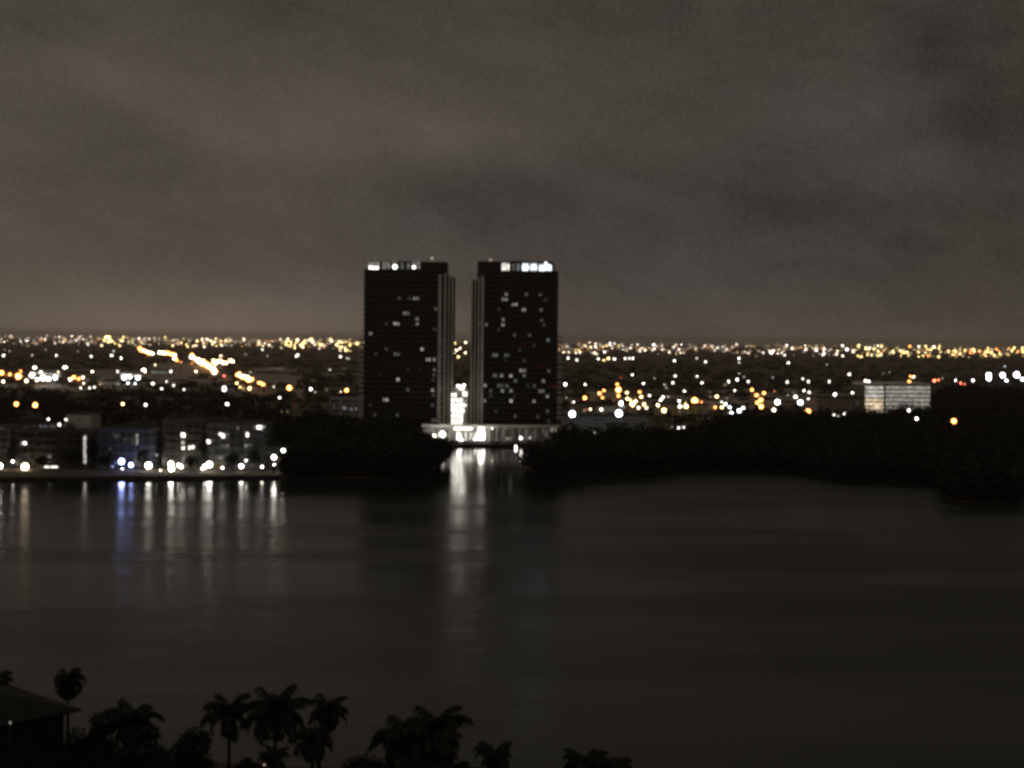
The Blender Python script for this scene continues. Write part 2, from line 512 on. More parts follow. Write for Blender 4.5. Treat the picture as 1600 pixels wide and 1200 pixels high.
# ------------------------------------------------------------------ towers
FL = 2.68
def tower(name, label, xs, ytops, Y, wins, roof_wins, fins, side, mirror, roof_lights):
    """xs: photo columns (side balcony edge, wall edge, wall end, core end, fin end); the near face stands at range Y."""
    xb, x0, x1, x2, x3 = [on_y(x, 560, Y).x for x in xs]
    zt, zp, zf = [on_y(xs[1], y, Y).z for y in ytops]      # roof of the flats, top of the penthouse, top of the fin wing
    zg = 1.0
    sgn = 1 if x1 > x0 else -1
    def bx(mb, a, c, y0, y1, z0, z1, mi=0):
        mb.box((min(a, c), y0, z0), (max(a, c), y1, z1), mi)
    root = empty(name, ((x0 + x1) / 2, Y + 14, zg))
    tag(root, label, 'tower', 'twin residential towers behind the channel')
    o0 = root.location
    def fin_build(mb, nm, mat):
        o = mb.build(nm, mat, None, tuple(o0)); o.parent = root; o.location = (0, 0, 0); return o
    b_ = MB(); bx(b_, x0, x1, Y + 1.7, Y + 28, zg, zt)
    fin_build(b_, 'wall', M['glass'])
    b_ = MB(); bx(b_, x1, x2, Y + 2.4, Y + 26, zg, zt - .6)
    fin_build(b_, 'stair_core', M['core'])
    b_ = MB(); bx(b_, x2, x3, Y + 4.5, Y + 22, zg, zf)
    fin_build(b_, 'side_wing', M['dark'])
    # penthouse and its parapet
    pa = x0 + sgn * 2.3
    b_ = MB(); bx(b_, pa, x2 - sgn * .2, Y + 4, Y + 24, zt + .35, zp)
    bx(b_, pa + sgn * 14, pa + sgn * 22, Y + 8, Y + 18, zp, zp + .5)
    fin_build(b_, 'penthouse', M['dark'])
    b_ = MB(); bx(b_, x0 - sgn * .3, x1, Y, Y + 28.4, zt, zt + .35)
    fin_build(b_, 'roof', M['slab'])
    # balconies, one per floor
    n = int((zt - zg - 9) / FL)
    for i in range(n):
        z = zt - FL * (i + 1)
        b_ = MB()
        bx(b_, x0, x1, Y + .15, Y + 1.7, z, z + .24)
        bx(b_, x0, x1, Y, Y + .15, z, z + .55)
        low = i > n * .40
        if not low: bx(b_, x0 - sgn * .5, x0, Y + .6, Y + 9, z + .02, z + .8)
        fin_build(b_, 'balcony', M['slab'])
        b_ = MB()
        if low:
            bx(b_, xb, x0 - sgn * .05, Y + .6, Y + 9, z + .02, z + 1.25)
            fin_build(b_, 'side_balcony', M['pale'])
        b_ = MB()
        bx(b_, x1 + sgn * .3, x1 + (x2 - x1) * (.62 if low else .3), Y + .9, Y + 2.4, z + .05, z + (1.05 if low else .6))
        fin_build(b_, 'landing', M['pale'])
    for (fx, fw, ztop) in fins:
        a = on_y(fx - fw / 2, 560, Y).x; c = on_y(fx + fw / 2, 560, Y).x
        b_ = MB(); b_.box((a, Y - .35, zg), (c, Y + 5.2, on_y(fx, ztop, Y).z))
        fin_build(b_, 'fin_column', M['concrete'])
    for (wx, wy, ww, wh, e, col) in wins:
        p = on_y(wx, wy, Y + 1.6)
        fl = math.floor((zt - p.z) / FL)
        zc = zt - FL * fl - FL / 2 - .05
        hw_, hh = ww * Y / FPX / 2, min(wh * Y / FPX / 2, .98)
        yy = Y + 1.62
        if (p.x - x1) * sgn > 0: yy = Y + 2.3
        b_ = MB(); b_.box((p.x - hw_, yy, zc - hh), (p.x + hw_, yy + .06, zc + hh))
        if ww > 5: b_.box((p.x - .2, yy - .05, zc - hh), (p.x + .1, yy, zc + hh), 1)
        o = b_.build('window', [glow(col, e, True), M['dark']], None, tuple(o0)); o.parent = root; o.location = (0, 0, 0)
    for (wx, ww, e, col, y0_, y1_) in roof_wins:
        a, c = on_y(wx - ww / 2, 415, Y + 4).x, on_y(wx + ww / 2, 415, Y + 4).x
        z0, z1 = on_y(wx, y1_, Y + 4).z, on_y(wx, y0_, Y + 4).z
        b_ = MB(); b_.box((a, Y + 3.92, z0), (c, Y + 4.0, z1))
        if ww > 8:
            k = int(ww // 5)
            for q in range(1, k + 1):
                xx = a + (c - a) * q / (k + 1)
                b_.box((xx - .12, Y + 3.86, z0), (xx + .12, Y + 3.92, z1), 1)
        o = b_.build('penthouse_window', [glow(col, e, True), M['dark']], None, tuple(o0)); o.parent = root; o.location = (0, 0, 0)
    for (wx, wy, r, e, col, yy) in roof_lights:
        p = on_y(wx, wy, Y + yy)
        b_ = MB(); b_.ball(p, r, r)
        b_.tube([(p.x, p.y, p.z - max(1.0, r)), (p.x, p.y, p.z)], [.12, .12], 5, 1)
        o = b_.build('roof_lamp', [glow(col, e), M['dark']], None, tuple(o0)); o.parent = root; o.location = (0, 0, 0)
    return root

def Z1(lst, dw=4.8, dh=5.0):               # list read off an enlargement of the photograph (x, y, level[, w])
    o = []
    for t in lst:
        x, y, e = t[:3]
        wd = t[3] * .9 / 3.53 if len(t) > 3 else dw
        col = t[4] if len(t) > 4 else 'n'
        o.append((540 + x / 3.53, 380 + y / 3.53, wd, dh, (.50 if col != 'r' else .22) * e ** 2.1 + .005, col))
    return o

wl = Z1([(295, 315, .3), (350, 315, .25), (388, 318, .6, 36), (345, 378, .32), (333, 402, .68, 36), (395, 430, .5), (394, 458, .6), (280, 457, .8, 34),
         (225, 457, .2), (137, 512, .55), (225, 570, .25), (423, 573, .85), (282, 625, .45, 36), (168, 600, .2), (498, 375, .42), (490, 470, .25, 30),
         (455, 655, .7, 28), (488, 650, .65), (515, 635, .35), (490, 690, .4), (288, 738, .9), (342, 797, .32), (480, 812, .7), (525, 797, .42),
         (220, 872, .85, 34), (135, 890, .2), (285, 940, .32), (315, 1012, .55), (160, 960, .25), (480, 760, .28), (488, 735, .3), (485, 850, .3),
         (480, 890, .35), (500, 930, .4, 34), (490, 965, .38, 34), (505, 990, .4, 30), (345, 705, .14), (190, 720, .12), (410, 690, .12)])
wr = Z1([(888, 268, .65), (998, 275, .35), (1075, 272, .38), (878, 322, .6, 36), (933, 325, .6, 36), (983, 355, .75, 22), (1078, 355, .36), (845, 355, .22),
         (868, 412, .55), (868, 436, .62), (1080, 420, .32), (1095, 440, .3), (775, 462, .45), (740, 462, .25), (845, 465, .28), (932, 505, .36), (1015, 508, .3),
         (1118, 548, .62), (825, 615, .42, 34), (890, 617, .42, 34), (985, 640, .28), (825, 720, .6, 24), (912, 717, .95), (976, 712, .68, 40), (985, 740, .5), (862, 742, .68),
         (938, 745, .46), (1090, 770, .58), (770, 797, .62), (800, 800, .3), (845, 795, .5), (865, 778, .4), (890, 785, .38), (866, 822, .66), (912, 828, .55),
         (1080, 825, .55, 34), (1040, 797, .36), (770, 857, .55), (1112, 855, .6), (912, 882, .8), (1038, 880, .6), (1115, 935, .38), (935, 965, .38),
         (1120, 700, .36), (800, 850, .25), (1065, 672, .22, 40, 'r'), (985, 575, .16, 60, 'r'), (1105, 640, .16, 30, 'r'), (1140, 790, .26, 50, 'r'), (1150, 660, .2, 20, 'r'),  # most of the dim red windows are added to tint the wall reddish
         (800, 825, .3), (1005, 800, .22), (960, 600, .18), (1040, 560, .2), (880, 650, .15), (830, 925, .2), (1060, 960, .25), (1120, 975, .25), (930, 850, .2),
         (1100, 310, .2), (1120, 300, .14, 12, 'y')])
towL = tower('apartment_tower', 'dark residential tower whose penthouse windows glow dim grey', (560, 568, 682, 697, 708), (421.5, 407.5, 431), 742, wl,
      [(584, 17, .26, 'n', 409.5, 420), (603.5, 12, .17, 'n', 409, 420), (617, 9, .15, 'n', 409, 420), (628.5, 5, .08, 'n', 410, 420), (638, 4, .14, 'n', 410, 420), (650, 13, .17, 'n', 409, 420)],
      [(686.5, 4.2, 429), (694.6, 2.7, 427), (700.6, 2.0, 431), (706, 2.2, 431)], -1, False,
      [(579, 418, .85, 5, 'n', 3.2), (584, 418.5, .8, 5, 'n', 3.2), (589, 418.5, .8, 5, 'n', 3.2), (617, 417, 1.2, 5, 'n', 3.2), (646.5, 417.5, .85, 5, 'n', 3.2),
       (675, 403.5, .8, .5, 'p', 8), (585, 405.5, .6, .12, 'p', 8)])
towR = tower('apartment_tower', 'dark residential tower crowned with dazzling bluish white penthouse lights', (878, 871, 755, 744, 735), (424.5, 408.5, 438), 742, wr,
      [(790, 12, 1.1, 'n', 411, 423), (802, 4, .10, 'n', 412, 423), (809.5, 4, .20, 'c', 412, 423), (821, 10, 1.2, 'c', 411.5, 423), (834, 11, 1.2, 'c', 411.5, 423.5), (852, 20, 1.2, 'c', 413, 423.5), (867, 3, .04, 'n', 413, 423)],
      [(753.2, 4.0, 432), (747.2, 2.6, 433), (741.6, 2.0, 437), (736.4, 2.2, 438)], 1, True,
      [(821, 418.5, 1.9, 2.0, 'c', 3.0), (847.5, 420.5, 1.8, 2.0, 'c', 3.0), (834, 417, 1.2, 2.5, 'c', 3.2), (858, 417.5, 1.3, 2.5, 'c', 3.2), (853, 411.5, .7, 4, 'c', 4), (766.5, 406, .8, .4, 'p', 8)])

# ------------------------------------------------------------------ lit block between the towers, podium, dock
def put_parts(root, mb, nm, mats):
    o = mb.build(nm, mats, None, tuple(root.location)); o.parent = root; o.location = (0, 0, 0); return o

def pbox(mb, x0, x1, y0, y1, Y, d, mi=0, out_=0.0):
    """box whose near face covers the photo span x0..x1, y0..y1 at range Y, running d metres back (out_ metres proud)."""
    a, c = on_y((x0 + x1) / 2, y1, Y), on_y((x0 + x1) / 2, y0, Y)
    xa, xb = on_y(x0, (y0 + y1) / 2, Y).x, on_y(x1, (y0 + y1) / 2, Y).x
    mb.box((xa, Y - out_, a.z), (xb, Y + d, c.z), mi)

Y = 741.0
r_ = empty('lit_annex', on_y(717, 667, Y)); tag(r_, 'narrow white building brightly lit on every floor between the two towers', 'building')
b_ = MB(); pbox(b_, 704, 731, 608, 666, Y, 9); pbox(b_, 711, 726, 603, 608, Y + 1, 6)
put_parts(r_, b_, 'wall', M['pale'])
for i, (ya, yb, xa, xb, e) in enumerate(((614, 620, 705, 713, 5), (622, 628, 705, 723, 4), (630, 636.5, 705, 726, 5), (638, 644.5, 705, 725, 6), (646.5, 653, 705, 723, 5), (655, 659.5, 705, 723, 5), (661, 665.5, 705, 722, 5))):
    b_ = MB(); pbox(b_, xa, xb, ya, yb, Y, 0, 0, .08)
    k = 3
    for q in range(1, k):
        xx = xa + (xb - xa) * q / k
        pbox(b_, xx - .5, xx + .5, ya, yb, Y - .08, 0, 1, .05)
    put_parts(r_, b_, 'window', [glow('n', e * .45, True), M['grey']])
for (xa, xb, ya, yb, e) in ((723, 730, 612, 619, 2), (722, 729, 632, 635, 2), (726, 729, 624, 629, .3)):
    b_ = MB(); pbox(b_, xa, xb, ya, yb, Y, 0, 0, .08); put_parts(r_, b_, 'window', glow('n', e, True))
for (x, y, s) in ((721.5, 605.5, 1.2), (716, 603, .7), (725, 602, .7)):
    p = on_y(x, y, Y - .5); b_ = MB(); b_.ball(p, s); b_.tube([(p.x, p.y, p.z - 1.6), p], [.12, .12], 5, 1); put_parts(r_, b_, 'roof_lamp', [glow('n', 5), M['dark']])

Y = 733.0
r_ = empty('podium_building', on_y(765, 690, Y)); tag(r_, 'long low podium building under the towers with glaring lit entrance above the water', 'building')
b_ = MB(); pbox(b_, 661, 872, 667.5, 690.5, Y, 7)
put_parts(r_, b_, 'wall', M['podium'])
b_ = MB(); pbox(b_, 659, 874, 664.5, 667.5, Y, 8, 0, 1.2)
put_parts(r_, b_, 'roof', M['concrete'])
b_ = MB(); pbox(b_, 709, 738, 667.8, 671.5, Y - 1.2, 0, 0, .3); put_parts(r_, b_, 'canopy_light', glow('n', 3.2))
for i in range(11):
    xa = 713.5 + i * 4.1
    b_ = MB(); pbox(b_, xa, xa + 3.2, 674.5 + (i % 3) * .8, 688.5 - (i * 7 % 3), Y, 0, 0, .1)
    put_parts(r_, b_, 'window', glow('n', (2.2, 1.2, .5, .9, .35, 1.0, .5, 1.4, 2.4, 3.0, 2.4)[i], True))
b_ = MB(); pbox(b_, 747, 757, 667.8, 688, Y - .1, 0, 0, .2); put_parts(r_, b_, 'lit_stairwell', glow('n', 3.2, True))
for (xa, xb, ya, yb, e) in ((762, 768, 672, 684, .10), (771, 779, 671, 686, .05), (782, 789, 672, 684, .09), (790, 800, 683, 688, .22), (806, 812, 671, 687, .03), (820, 824, 670, 688, .10), (828, 840, 672, 686, .05),
                            (846, 858, 671, 684, .07), (860, 869, 667.8, 675, .25), (786, 796, 669, 671, .2), (664, 671, 671, 678, .25), (676, 690, 668.5, 674, .22), (694, 704, 669, 680, .25)):
    b_ = MB(); pbox(b_, xa, xb, ya, yb, Y, 0, 0, .1); put_parts(r_, b_, 'window', glow('n', e * .8, True))
for i in range(9):
    x = 764 + i * 12
    b_ = MB(); pbox(b_, x - .9, x + .9, 667.5, 690, Y - .9, .7); put_parts(r_, b_, 'pillar', M['concrete'])

b_ = MB()
a, c = on_y(690, 690, 726), on_y(862, 690, 726)
b_.box((a.x, 712, .9), (c.x, 732.6, 1.35))
n = 18
for i in range(n):
    x = a.x + (c.x - a.x) * (i + .5) / n
    b_.tube([(x, 712.4, -1), (x, 712.4, .9)], [.22, .22], 6)
    b_.tube([(x, 712.4, 1.35), (x, 712.4, 2.3)], [.10, .10], 5)
b_.box((a.x, 712.3, 2.2), (c.x, 712.5, 2.32))
for i in range(24):                       # planters and hedge line that hide the foot of the podium
    x = rnd.uniform(a.x, c.x); crown_quads(b_, (x, 716 + rnd.uniform(0, 3), 2.0), 1.3, .9, 14, .5, rnd)
tag(b_.build('dock', M['dock']), 'long dark dock with planters in front of the glaring podium', 'dock')

# seawall of the waterfront flats
wallpts = [on_z(x, y, 1.2) for x, y in ((-200, 747.5), (0, 745.5), (150, 744.5), (300, 743.8), (448, 742.8))]
b_ = MB()
for p, q in zip(wallpts, wallpts[1:]):
    t = (q - p); t.z = 0; nr = Vector((-t.y, t.x, 0)).normalized() * .35
    b_.poly([(p.x, p.y, -1), (q.x, q.y, -1), (q.x, q.y, 1.15), (p.x, p.y, 1.15)])
    b_.poly([(p.x, p.y, 1.15), (q.x, q.y, 1.15), (q.x + nr.x, q.y + nr.y, 1.15), (p.x + nr.x, p.y + nr.y, 1.15)])
    b_.poly([(q.x + nr.x, q.y + nr.y, -1), (p.x + nr.x, p.y + nr.y, -1), (p.x + nr.x, p.y + nr.y, 1.15), (q.x + nr.x, q.y + nr.y, 1.15)])
tag(b_.build('seawall', M['seawall']), 'low grey seawall under the lamps of the waterfront flats', 'wall')

# ------------------------------------------------------------------ waterfront flats
def flats(label, x0, x1, ytop, Y, mat, lit, depth=14, floors=True, roof_bits=(), ybase=742, name='apartment_block', group='flats along the waterfront'):
    a, c = on_y(x0, 700, Y).x, on_y(x1, 700, Y).x
    zt = on_y((x0 + x1) / 2, ytop, Y).z
    r = empty(name, ((a + c) / 2, Y + depth / 2, .8)); tag(r, label, 'building', group)
    b = MB(); b.box((a, Y, .8), (c, Y + depth, zt)); put_parts(r, b, 'wall', mat)
    b = MB()
    b.box((a - .3, Y - .3, zt), (c + .3, Y + depth + .3, zt + .35))
    b.box((a - .3, Y - .3, zt + .35), (c + .3, Y - .05, zt + .85)); b.box((a - .3, Y + depth + .05, zt + .35), (c + .3, Y + depth + .3, zt + .85))
    for (q0, q1, h) in roof_bits:
        xa, xb = a + (c - a) * q0, a + (c - a) * q1
        b.box((xa, Y + 4, zt + .35), (xb, Y + 9, zt + .35 + h))
    put_parts(r, b, 'roof', M['slab'])
    if floors:
        nf = int((zt - 1.5) / 3.0)
        for i in range(1, nf + 1):
            z = zt - 3.0 * i
            if z < 2: break
            b = MB()
            nb = max(1, int((c - a) / 7))
            for k in range(nb):
                xa = a + (c - a) * (k + .12) / nb; xb = a + (c - a) * (k + .88) / nb
                b.box((xa, Y - 1.1, z - .1), (xb, Y, z + .1)); b.box((xa, Y - 1.1, z + .1), (xb, Y - 1.0, z + .75))
            put_parts(r, b, 'balcony', M['slab'])
    for (wx, wy, ww, wh, e, col) in lit:
        p = on_y(wx, wy, Y - .1); s = Y / FPX / 2
        b = MB(); b.box((p.x - ww * s, Y - .1, p.z - wh * s), (p.x + ww * s, Y - .04, p.z + wh * s))
        if ww > 8: b.box((p.x - .15, Y - .14, p.z - wh * s), (p.x + .15, Y - .1, p.z + wh * s), 1)
        put_parts(r, b, 'window', [glow(col, e, True), M['dark']])
    return r

flats('grey flats cut off at the picture edge beside a warm lamp pool', -70, 17, 668, 572, M['flat_grey'],
      [(3, 668, 7, 4, .10, 'n'), (6, 697, 6, 5, .01, 'n'), (2, 715, 7, 10, .03, 'y'), (12, 712, 5, 8, .02, 'y')], ybase=742)
flats('broad dark flats with one lit upper window and a lit garage mouth', 24, 127, 675, 568, M['flat'],
      [(34, 693, 3.5, 5, .3, 'n'), (38.5, 693.5, 5, 7, 3.0, 'n'), (77, 713.5, 6, 5, .12, 'n'), (80, 732, 21, 7, 2.6, 'n'), (50, 712, 6, 5, .012, 'y'), (60, 695, 6, 5, .008, 'y'), (95, 690, 6, 5, .008, 'y'),
       (45, 724, 5, 6, .03, 'y'), (55, 727, 5, 6, .02, 'y'), (105, 718, 6, 5, .01, 'n')], roof_bits=((.1, .2, 1.2), (.6, .8, 1.6)))
flats('slim stair tower with one tall narrow strip of light', 127.4, 139, 676, 566, M['flat_tan'], [(132.5, 702.5, 4, 44, .62, 'n')], floors=False)
flats('dark flats with a pale upper panel above the blue fountain lights', 150, 243, 672, 572, M['flat_grey'],
      [(214.5, 687, 3, 17, .42, 'n'), (184, 682, 7, 6, .07, 'n'), (178, 678, 5, 4, .04, 'n'), (202, 688, 17, 14, .035, 'c'), (143.5, 705, 4, 5, .14, 'n'), (172, 702, 6, 5, .03, 'n'), (153, 714, 5, 4, .03, 'n'), (165, 711, 5, 4, .02, 'n'),  # wide cold pane: the pale wall panel, its light put in as glow
       (215, 722, 9, 12, .12, 'n'), (160, 693, 5, 4, .015, 'n'), (230, 680, 6, 5, .012, 'n')], roof_bits=((.3, .38, 1.4), (.7, .8, 1.2)))
flats('brownish flats with a column of bright windows at one corner', 254, 318, 659, 570, M['flat_tan'],
      [(286, 680, 6, 6.5, 3.4, 'n'), (286, 691.5, 5, 5, .8, 'n'), (286, 700, 5, 5, 1.7, 'n'), (299, 699, 9, 6, 2.0, 'n'), (297, 681, 7, 5, .06, 'y'), (304, 681, 4, 4, .03, 'y'), (260, 691, 5, 4, .02, 'n'), (275, 718, 16, 5, .06, 'y'),
       (270, 662, 7, 4, .012, 'n'), (295, 729, 5, 6, .04, 'y'), (308, 690, 5, 4, .02, 'y')], roof_bits=((.05, .25, 1.4),))
flats('pale roofed flats with scattered bright windows and two dim wide ones', 322, 416, 664, 570, M['flat_grey'],
      [(325.5, 690, 6, 6, 3.0, 'n'), (333, 689, 4, 5, .07, 'n'), (344.5, 677, 5, 6, 2.4, 'n'), (348.5, 681, 6, 6, 2.4, 'n'), (355, 679, 5, 4, .12, 'n'), (386.5, 679, 4, 7, 2.4, 'n'), (351, 697, 17, 5, .18, 'n'), (387.5, 696.5, 11, 5, .20, 'n'),
       (371.5, 669, 4, 6, .10, 'n'), (370, 686, 6, 4, .05, 'n'), (333, 707, 3, 6, .06, 'n'), (398, 668, 4, 6, .12, 'n'), (405, 667.5, 8, 5.5, 2.6, 'n'), (412, 667, 4, 4, .4, 'n'), (409, 673.5, 4, 3, .3, 'n'),
       (405, 682, 10, 6, .03, 'c'), (340, 727, 8, 8, .10, 'y'), (360, 728, 14, 8, .02, 'n'), (395, 730, 12, 3, .06, 'n'), (370, 712, 6, 4, .02, 'n')], roof_bits=((.02, .18, 2.4), (.18, .24, 1.2)))
flats('small low house with a dim upper window at the mangrove edge', 417, 450, 700, 574, M['flat_grey'], [(449, 712, 5, 4, .12, 'n'), (421, 708, 4, 5, .03, 'n'), (436, 716, 6, 6, .06, 'y')], floors=False, roof_bits=((.2, .5, 1.6),), group='flats along the waterfront')
flats('grey block peeping over the pale panelled flats', 192, 236, 664, 602, M['flat_grey'], [(205, 668, 5, 3, .03, 'n'), (226, 668, 4, 3, .05, 'n')], floors=False, roof_bits=((.6, .8, 1.8),))
flats('dim grey block stepping up behind the brownish flats', 258, 300, 653, 606, M['grey'], [(272, 657, 5, 3, .02, 'n')], floors=False, roof_bits=((.1, .3, 1.5),))
flats('small pale rooftop block at one end of the pale roofed flats', 328, 348, 657, 600, M['pale'], [(335, 661, 5, 3, .03, 'n')], floors=False)
flats('low grey wing behind the far end of the pale roofed flats', 352, 402, 661, 598, M['grey'], [(384, 664, 5, 3, .04, 'n')], floors=False, roof_bits=((.3, .45, 1.2),))
flats('plain pale block rising behind the broad dark flats', 104, 143, 648, 640, M['pale'], [(116, 663, 3, 3, .02, 'n'), (124, 657, 3, 3, .02, 'n')], floors=False)
flats('grey terrace roofs with small lamps behind the broad dark flats', 16, 103, 664, 630, M['grey'], [(68, 667, 12, 10, .10, 'c'), (53, 668, 8, 3, .06, 'n'), (82, 667, 9, 5, .07, 'n'), (41, 668, 5, 4, .03, 'n')], floors=False, roof_bits=((.1, .5, 3.0),))
flats('pale floodlit block rising out of trees beside the dim-crowned tower', 514, 570, 619, 830, M['pale'],
      [(538, 637, 5, 6, .2, 'c'), (548, 640, 5, 6, .12, 'c'), (556, 640, 4, 7, .14, 'c'), (522, 634, 3, 6, .08, 'c'), (530, 627, 4, 4, .03, 'n'), (545, 627, 4, 4, .03, 'n')], roof_bits=((.3, .6, 2),), group='pale lit blocks in the suburb')
flats('long low pale store roof beside the diagonal highway', 394, 466, 574.5, 2250, M['pale'], [(407, 576, 20, 2.6, .05, 'p'), (432, 575.5, 24, 3, .13, 'p'), (455, 576.5, 14, 2, .03, 'p')], depth=40, floors=False, name='store', group='pale lit blocks in the suburb')  # dim glowing windows added as the light on its pale facade
flats('long low store with dim greenish lights beside the bright avenue', 228, 272, 578.5, 2080, M['pale'], [(238, 581.5, 14, 3, .25, 'g'), (254, 582, 14, 2.6, .18, 'g')], depth=40, floors=False, name='store', group='pale lit blocks in the suburb')
flats('low tan building under amber lamps behind the mangroves', 1030, 1106, 632, 1000, M['tan'], [(1045, 642, 9, 8, .06, 'y'), (1056, 645, 6, 10, .05, 'o'), (1062, 640, 2, 12, .25, 'n'), (1075, 645, 7, 8, .05, 'y'), (1088, 642, 8, 8, .05, 'y'), (1098, 644, 6, 5, .04, 'n')], depth=20, floors=False, group='pale lit blocks in the suburb')
flats('low pale building lit by two white lamps beside the bright-crowned tower', 878, 1012, 651, 830, M['grey'], [(900, 655, 18, 3, .03, 'g'), (940, 656, 22, 3, .02, 'g'), (985, 655, 22, 3, .03, 'y')], depth=18, floors=False, group='pale lit blocks in the suburb')
flats('grey low building between the amber lamps and the striped garage', 1276, 1350, 622, 980, M['tan'], [(1300, 634, 10, 6, .02, 'y'), (1325, 634, 10, 6, .02, 'n'), (1340, 630, 7, 10, .03, 'n')], depth=20, floors=False, group='pale lit blocks in the suburb')

flats('added white glowing front in the middle of the glaring avenue', 46, 98, 577, 1860, M['pale'], [(60, 587, 22, 9, 1.1, 'n'), (83, 588, 20, 8, 1.0, 'n')], depth=40, floors=False, name='store', group='pale lit blocks in the suburb')  # these avenue stores are added glowing fronts that fill the glare between lamps
flats('added white glowing front at the far end of the glaring avenue', 186, 224, 580, 1860, M['pale'], [(197, 588, 16, 8, 1.0, 'c'), (214, 589, 14, 7, .8, 'n')], depth=40, floors=False, name='store', group='pale lit blocks in the suburb')
flats('added amber glowing front on the glaring avenue by the picture edge', 0, 40, 580, 1860, M['tan'], [(10, 587, 14, 4, .6, 'o'), (28, 589, 16, 7, .8, 'o')], depth=40, floors=False, name='store', group='pale lit blocks in the suburb')
flats('added amber glowing front between the two white ones on the glaring avenue', 102, 134, 582, 1860, M['tan'], [(111, 589, 12, 6, .7, 'o'), (125, 589, 12, 6, .6, 'o')], depth=40, floors=False, name='store', group='pale lit blocks in the suburb')

rg = random.Random(78)
def shore_tree(px, ptop, Yd, wpx, label):
    t = on_y(px, ptop, Yd); R = wpx * Yd / FPX / 2; H = t.z - .8
    r = empty('shore_tree', (t.x, Yd, .8)); tag(r, label, 'tree', 'trees between the waterfront flats')
    b = MB(); b.tube([(t.x, Yd, .8), (t.x + .2, Yd, .8 + H * .6)], [.3, .15], 6); put_parts(r, b, 'trunk', M['trunk'])
    b = MB()
    for k in range(7):
        crown_quads(b, (t.x + rg.uniform(-.6, .6) * R, Yd + rg.uniform(-.6, .6) * R, .8 + H * rg.uniform(.45, .85)), R * .55, H * .22, 60, .55, rg)
    put_parts(r, b, 'crown', M['leaf'])
for px, pt, Yd, wp, lab in ((20, 690, 562, 26, 'dark tree between the grey flats and the broad dark flats'), (60, 712, 560, 30, 'low dark tree before the middle of the broad dark flats'), (112, 700, 561, 34, 'tall dark tree between the lit garage mouth and the stair tower'),
        (146, 692, 562, 22, 'slim dark tree between stair tower and pale panelled flats'), (168, 708, 561, 30, 'round dark tree on one side of the blue fountain'), (222, 704, 562, 24, 'dark tree between blue fountain and the big white lamp'), (248, 676, 563, 20, 'tall dark tree at the corner of the brownish flats'),
        (300, 712, 561, 28, 'dark tree between the two bright porches'), (318, 680, 564, 14, 'slim tall tree in the gap before the pale roofed flats'), (362, 706, 562, 30, 'dark tree before the two dim wide windows'), (398, 700, 562, 26, 'dark tree near the end of the pale roofed flats'), (424, 690, 584, 24, 'dark tree behind the big lamp at the mangrove edge'),
        (440, 676, 588, 26, 'dark tree behind the highest lamp at the mangrove edge')):
    shore_tree(px, pt, Yd, wp, lab)
rg = random.Random(77)
def suburb_house(px, py, label, group):
    p = on_z(px, py, .84)
    wd, dp, h = rg.uniform(11, 22), rg.uniform(9, 13), rg.uniform(3.2, 6.5)
    m = MB()
    m.box((p.x - wd / 2, p.y, .84), (p.x + wd / 2, p.y + dp, .84 + h))
    e_ = .6; z0, z1 = .84 + h, .84 + h + rg.uniform(1.4, 2.4)
    A, B, C, D = (p.x - wd / 2 - e_, p.y - e_, z0), (p.x + wd / 2 + e_, p.y - e_, z0), (p.x + wd / 2 + e_, p.y + dp + e_, z0), (p.x - wd / 2 - e_, p.y + dp + e_, z0)
    ym = p.y + dp / 2
    R0, R1 = (p.x - wd / 2 + 3, ym, z1), (p.x + wd / 2 - 3, ym, z1)
    m.poly([A, B, R1, R0], 1); m.poly([B, C, R1], 1); m.poly([C, D, R0, R1], 1); m.poly([D, A, R0], 1); m.poly([A, D, C, B], 1)
    for k in range(int(wd // 5)):
        xx = p.x - wd / 2 + 2 + k * 5
        m.box((xx, p.y - .05, 1.8), (xx + 1.4, p.y, 3.0), 3 if rg.random() < .18 else 2)
    o = m.build('house', [M['pale'] if rg.random() < .6 else M['tan'], M['roof'], M['dark'], glow('w', .5)], None, (p.x, p.y, .84))
    tag(o, label, 'house', group)
for n_, (x0, x1, ya, yb), lab, g in ((20, (-10, 232, 590, 610), 'low pale house in the glow of the glaring avenue', 'houses by the glaring avenue'),
                                  (12, (236, 470, 585, 618), 'low pale house in the amber glow beside the diagonal highway', 'houses beside the highway'),
                                  (18, (880, 1108, 618, 650), 'low house under the glowing lamp cluster by the bright-crowned tower', 'houses under the glowing cluster'),
                                  (18, (1110, 1345, 615, 640), 'low house among the amber and white lamps before the striped garage', 'houses before the striped garage'),
                                  (10, (480, 562, 575, 615), 'low house in the dark suburb beside the dim-crowned tower', 'houses beside the dim-crowned tower')):
    for _ in range(n_): suburb_house(rg.uniform(x0, x1), rg.uniform(ya, yb), lab, g)

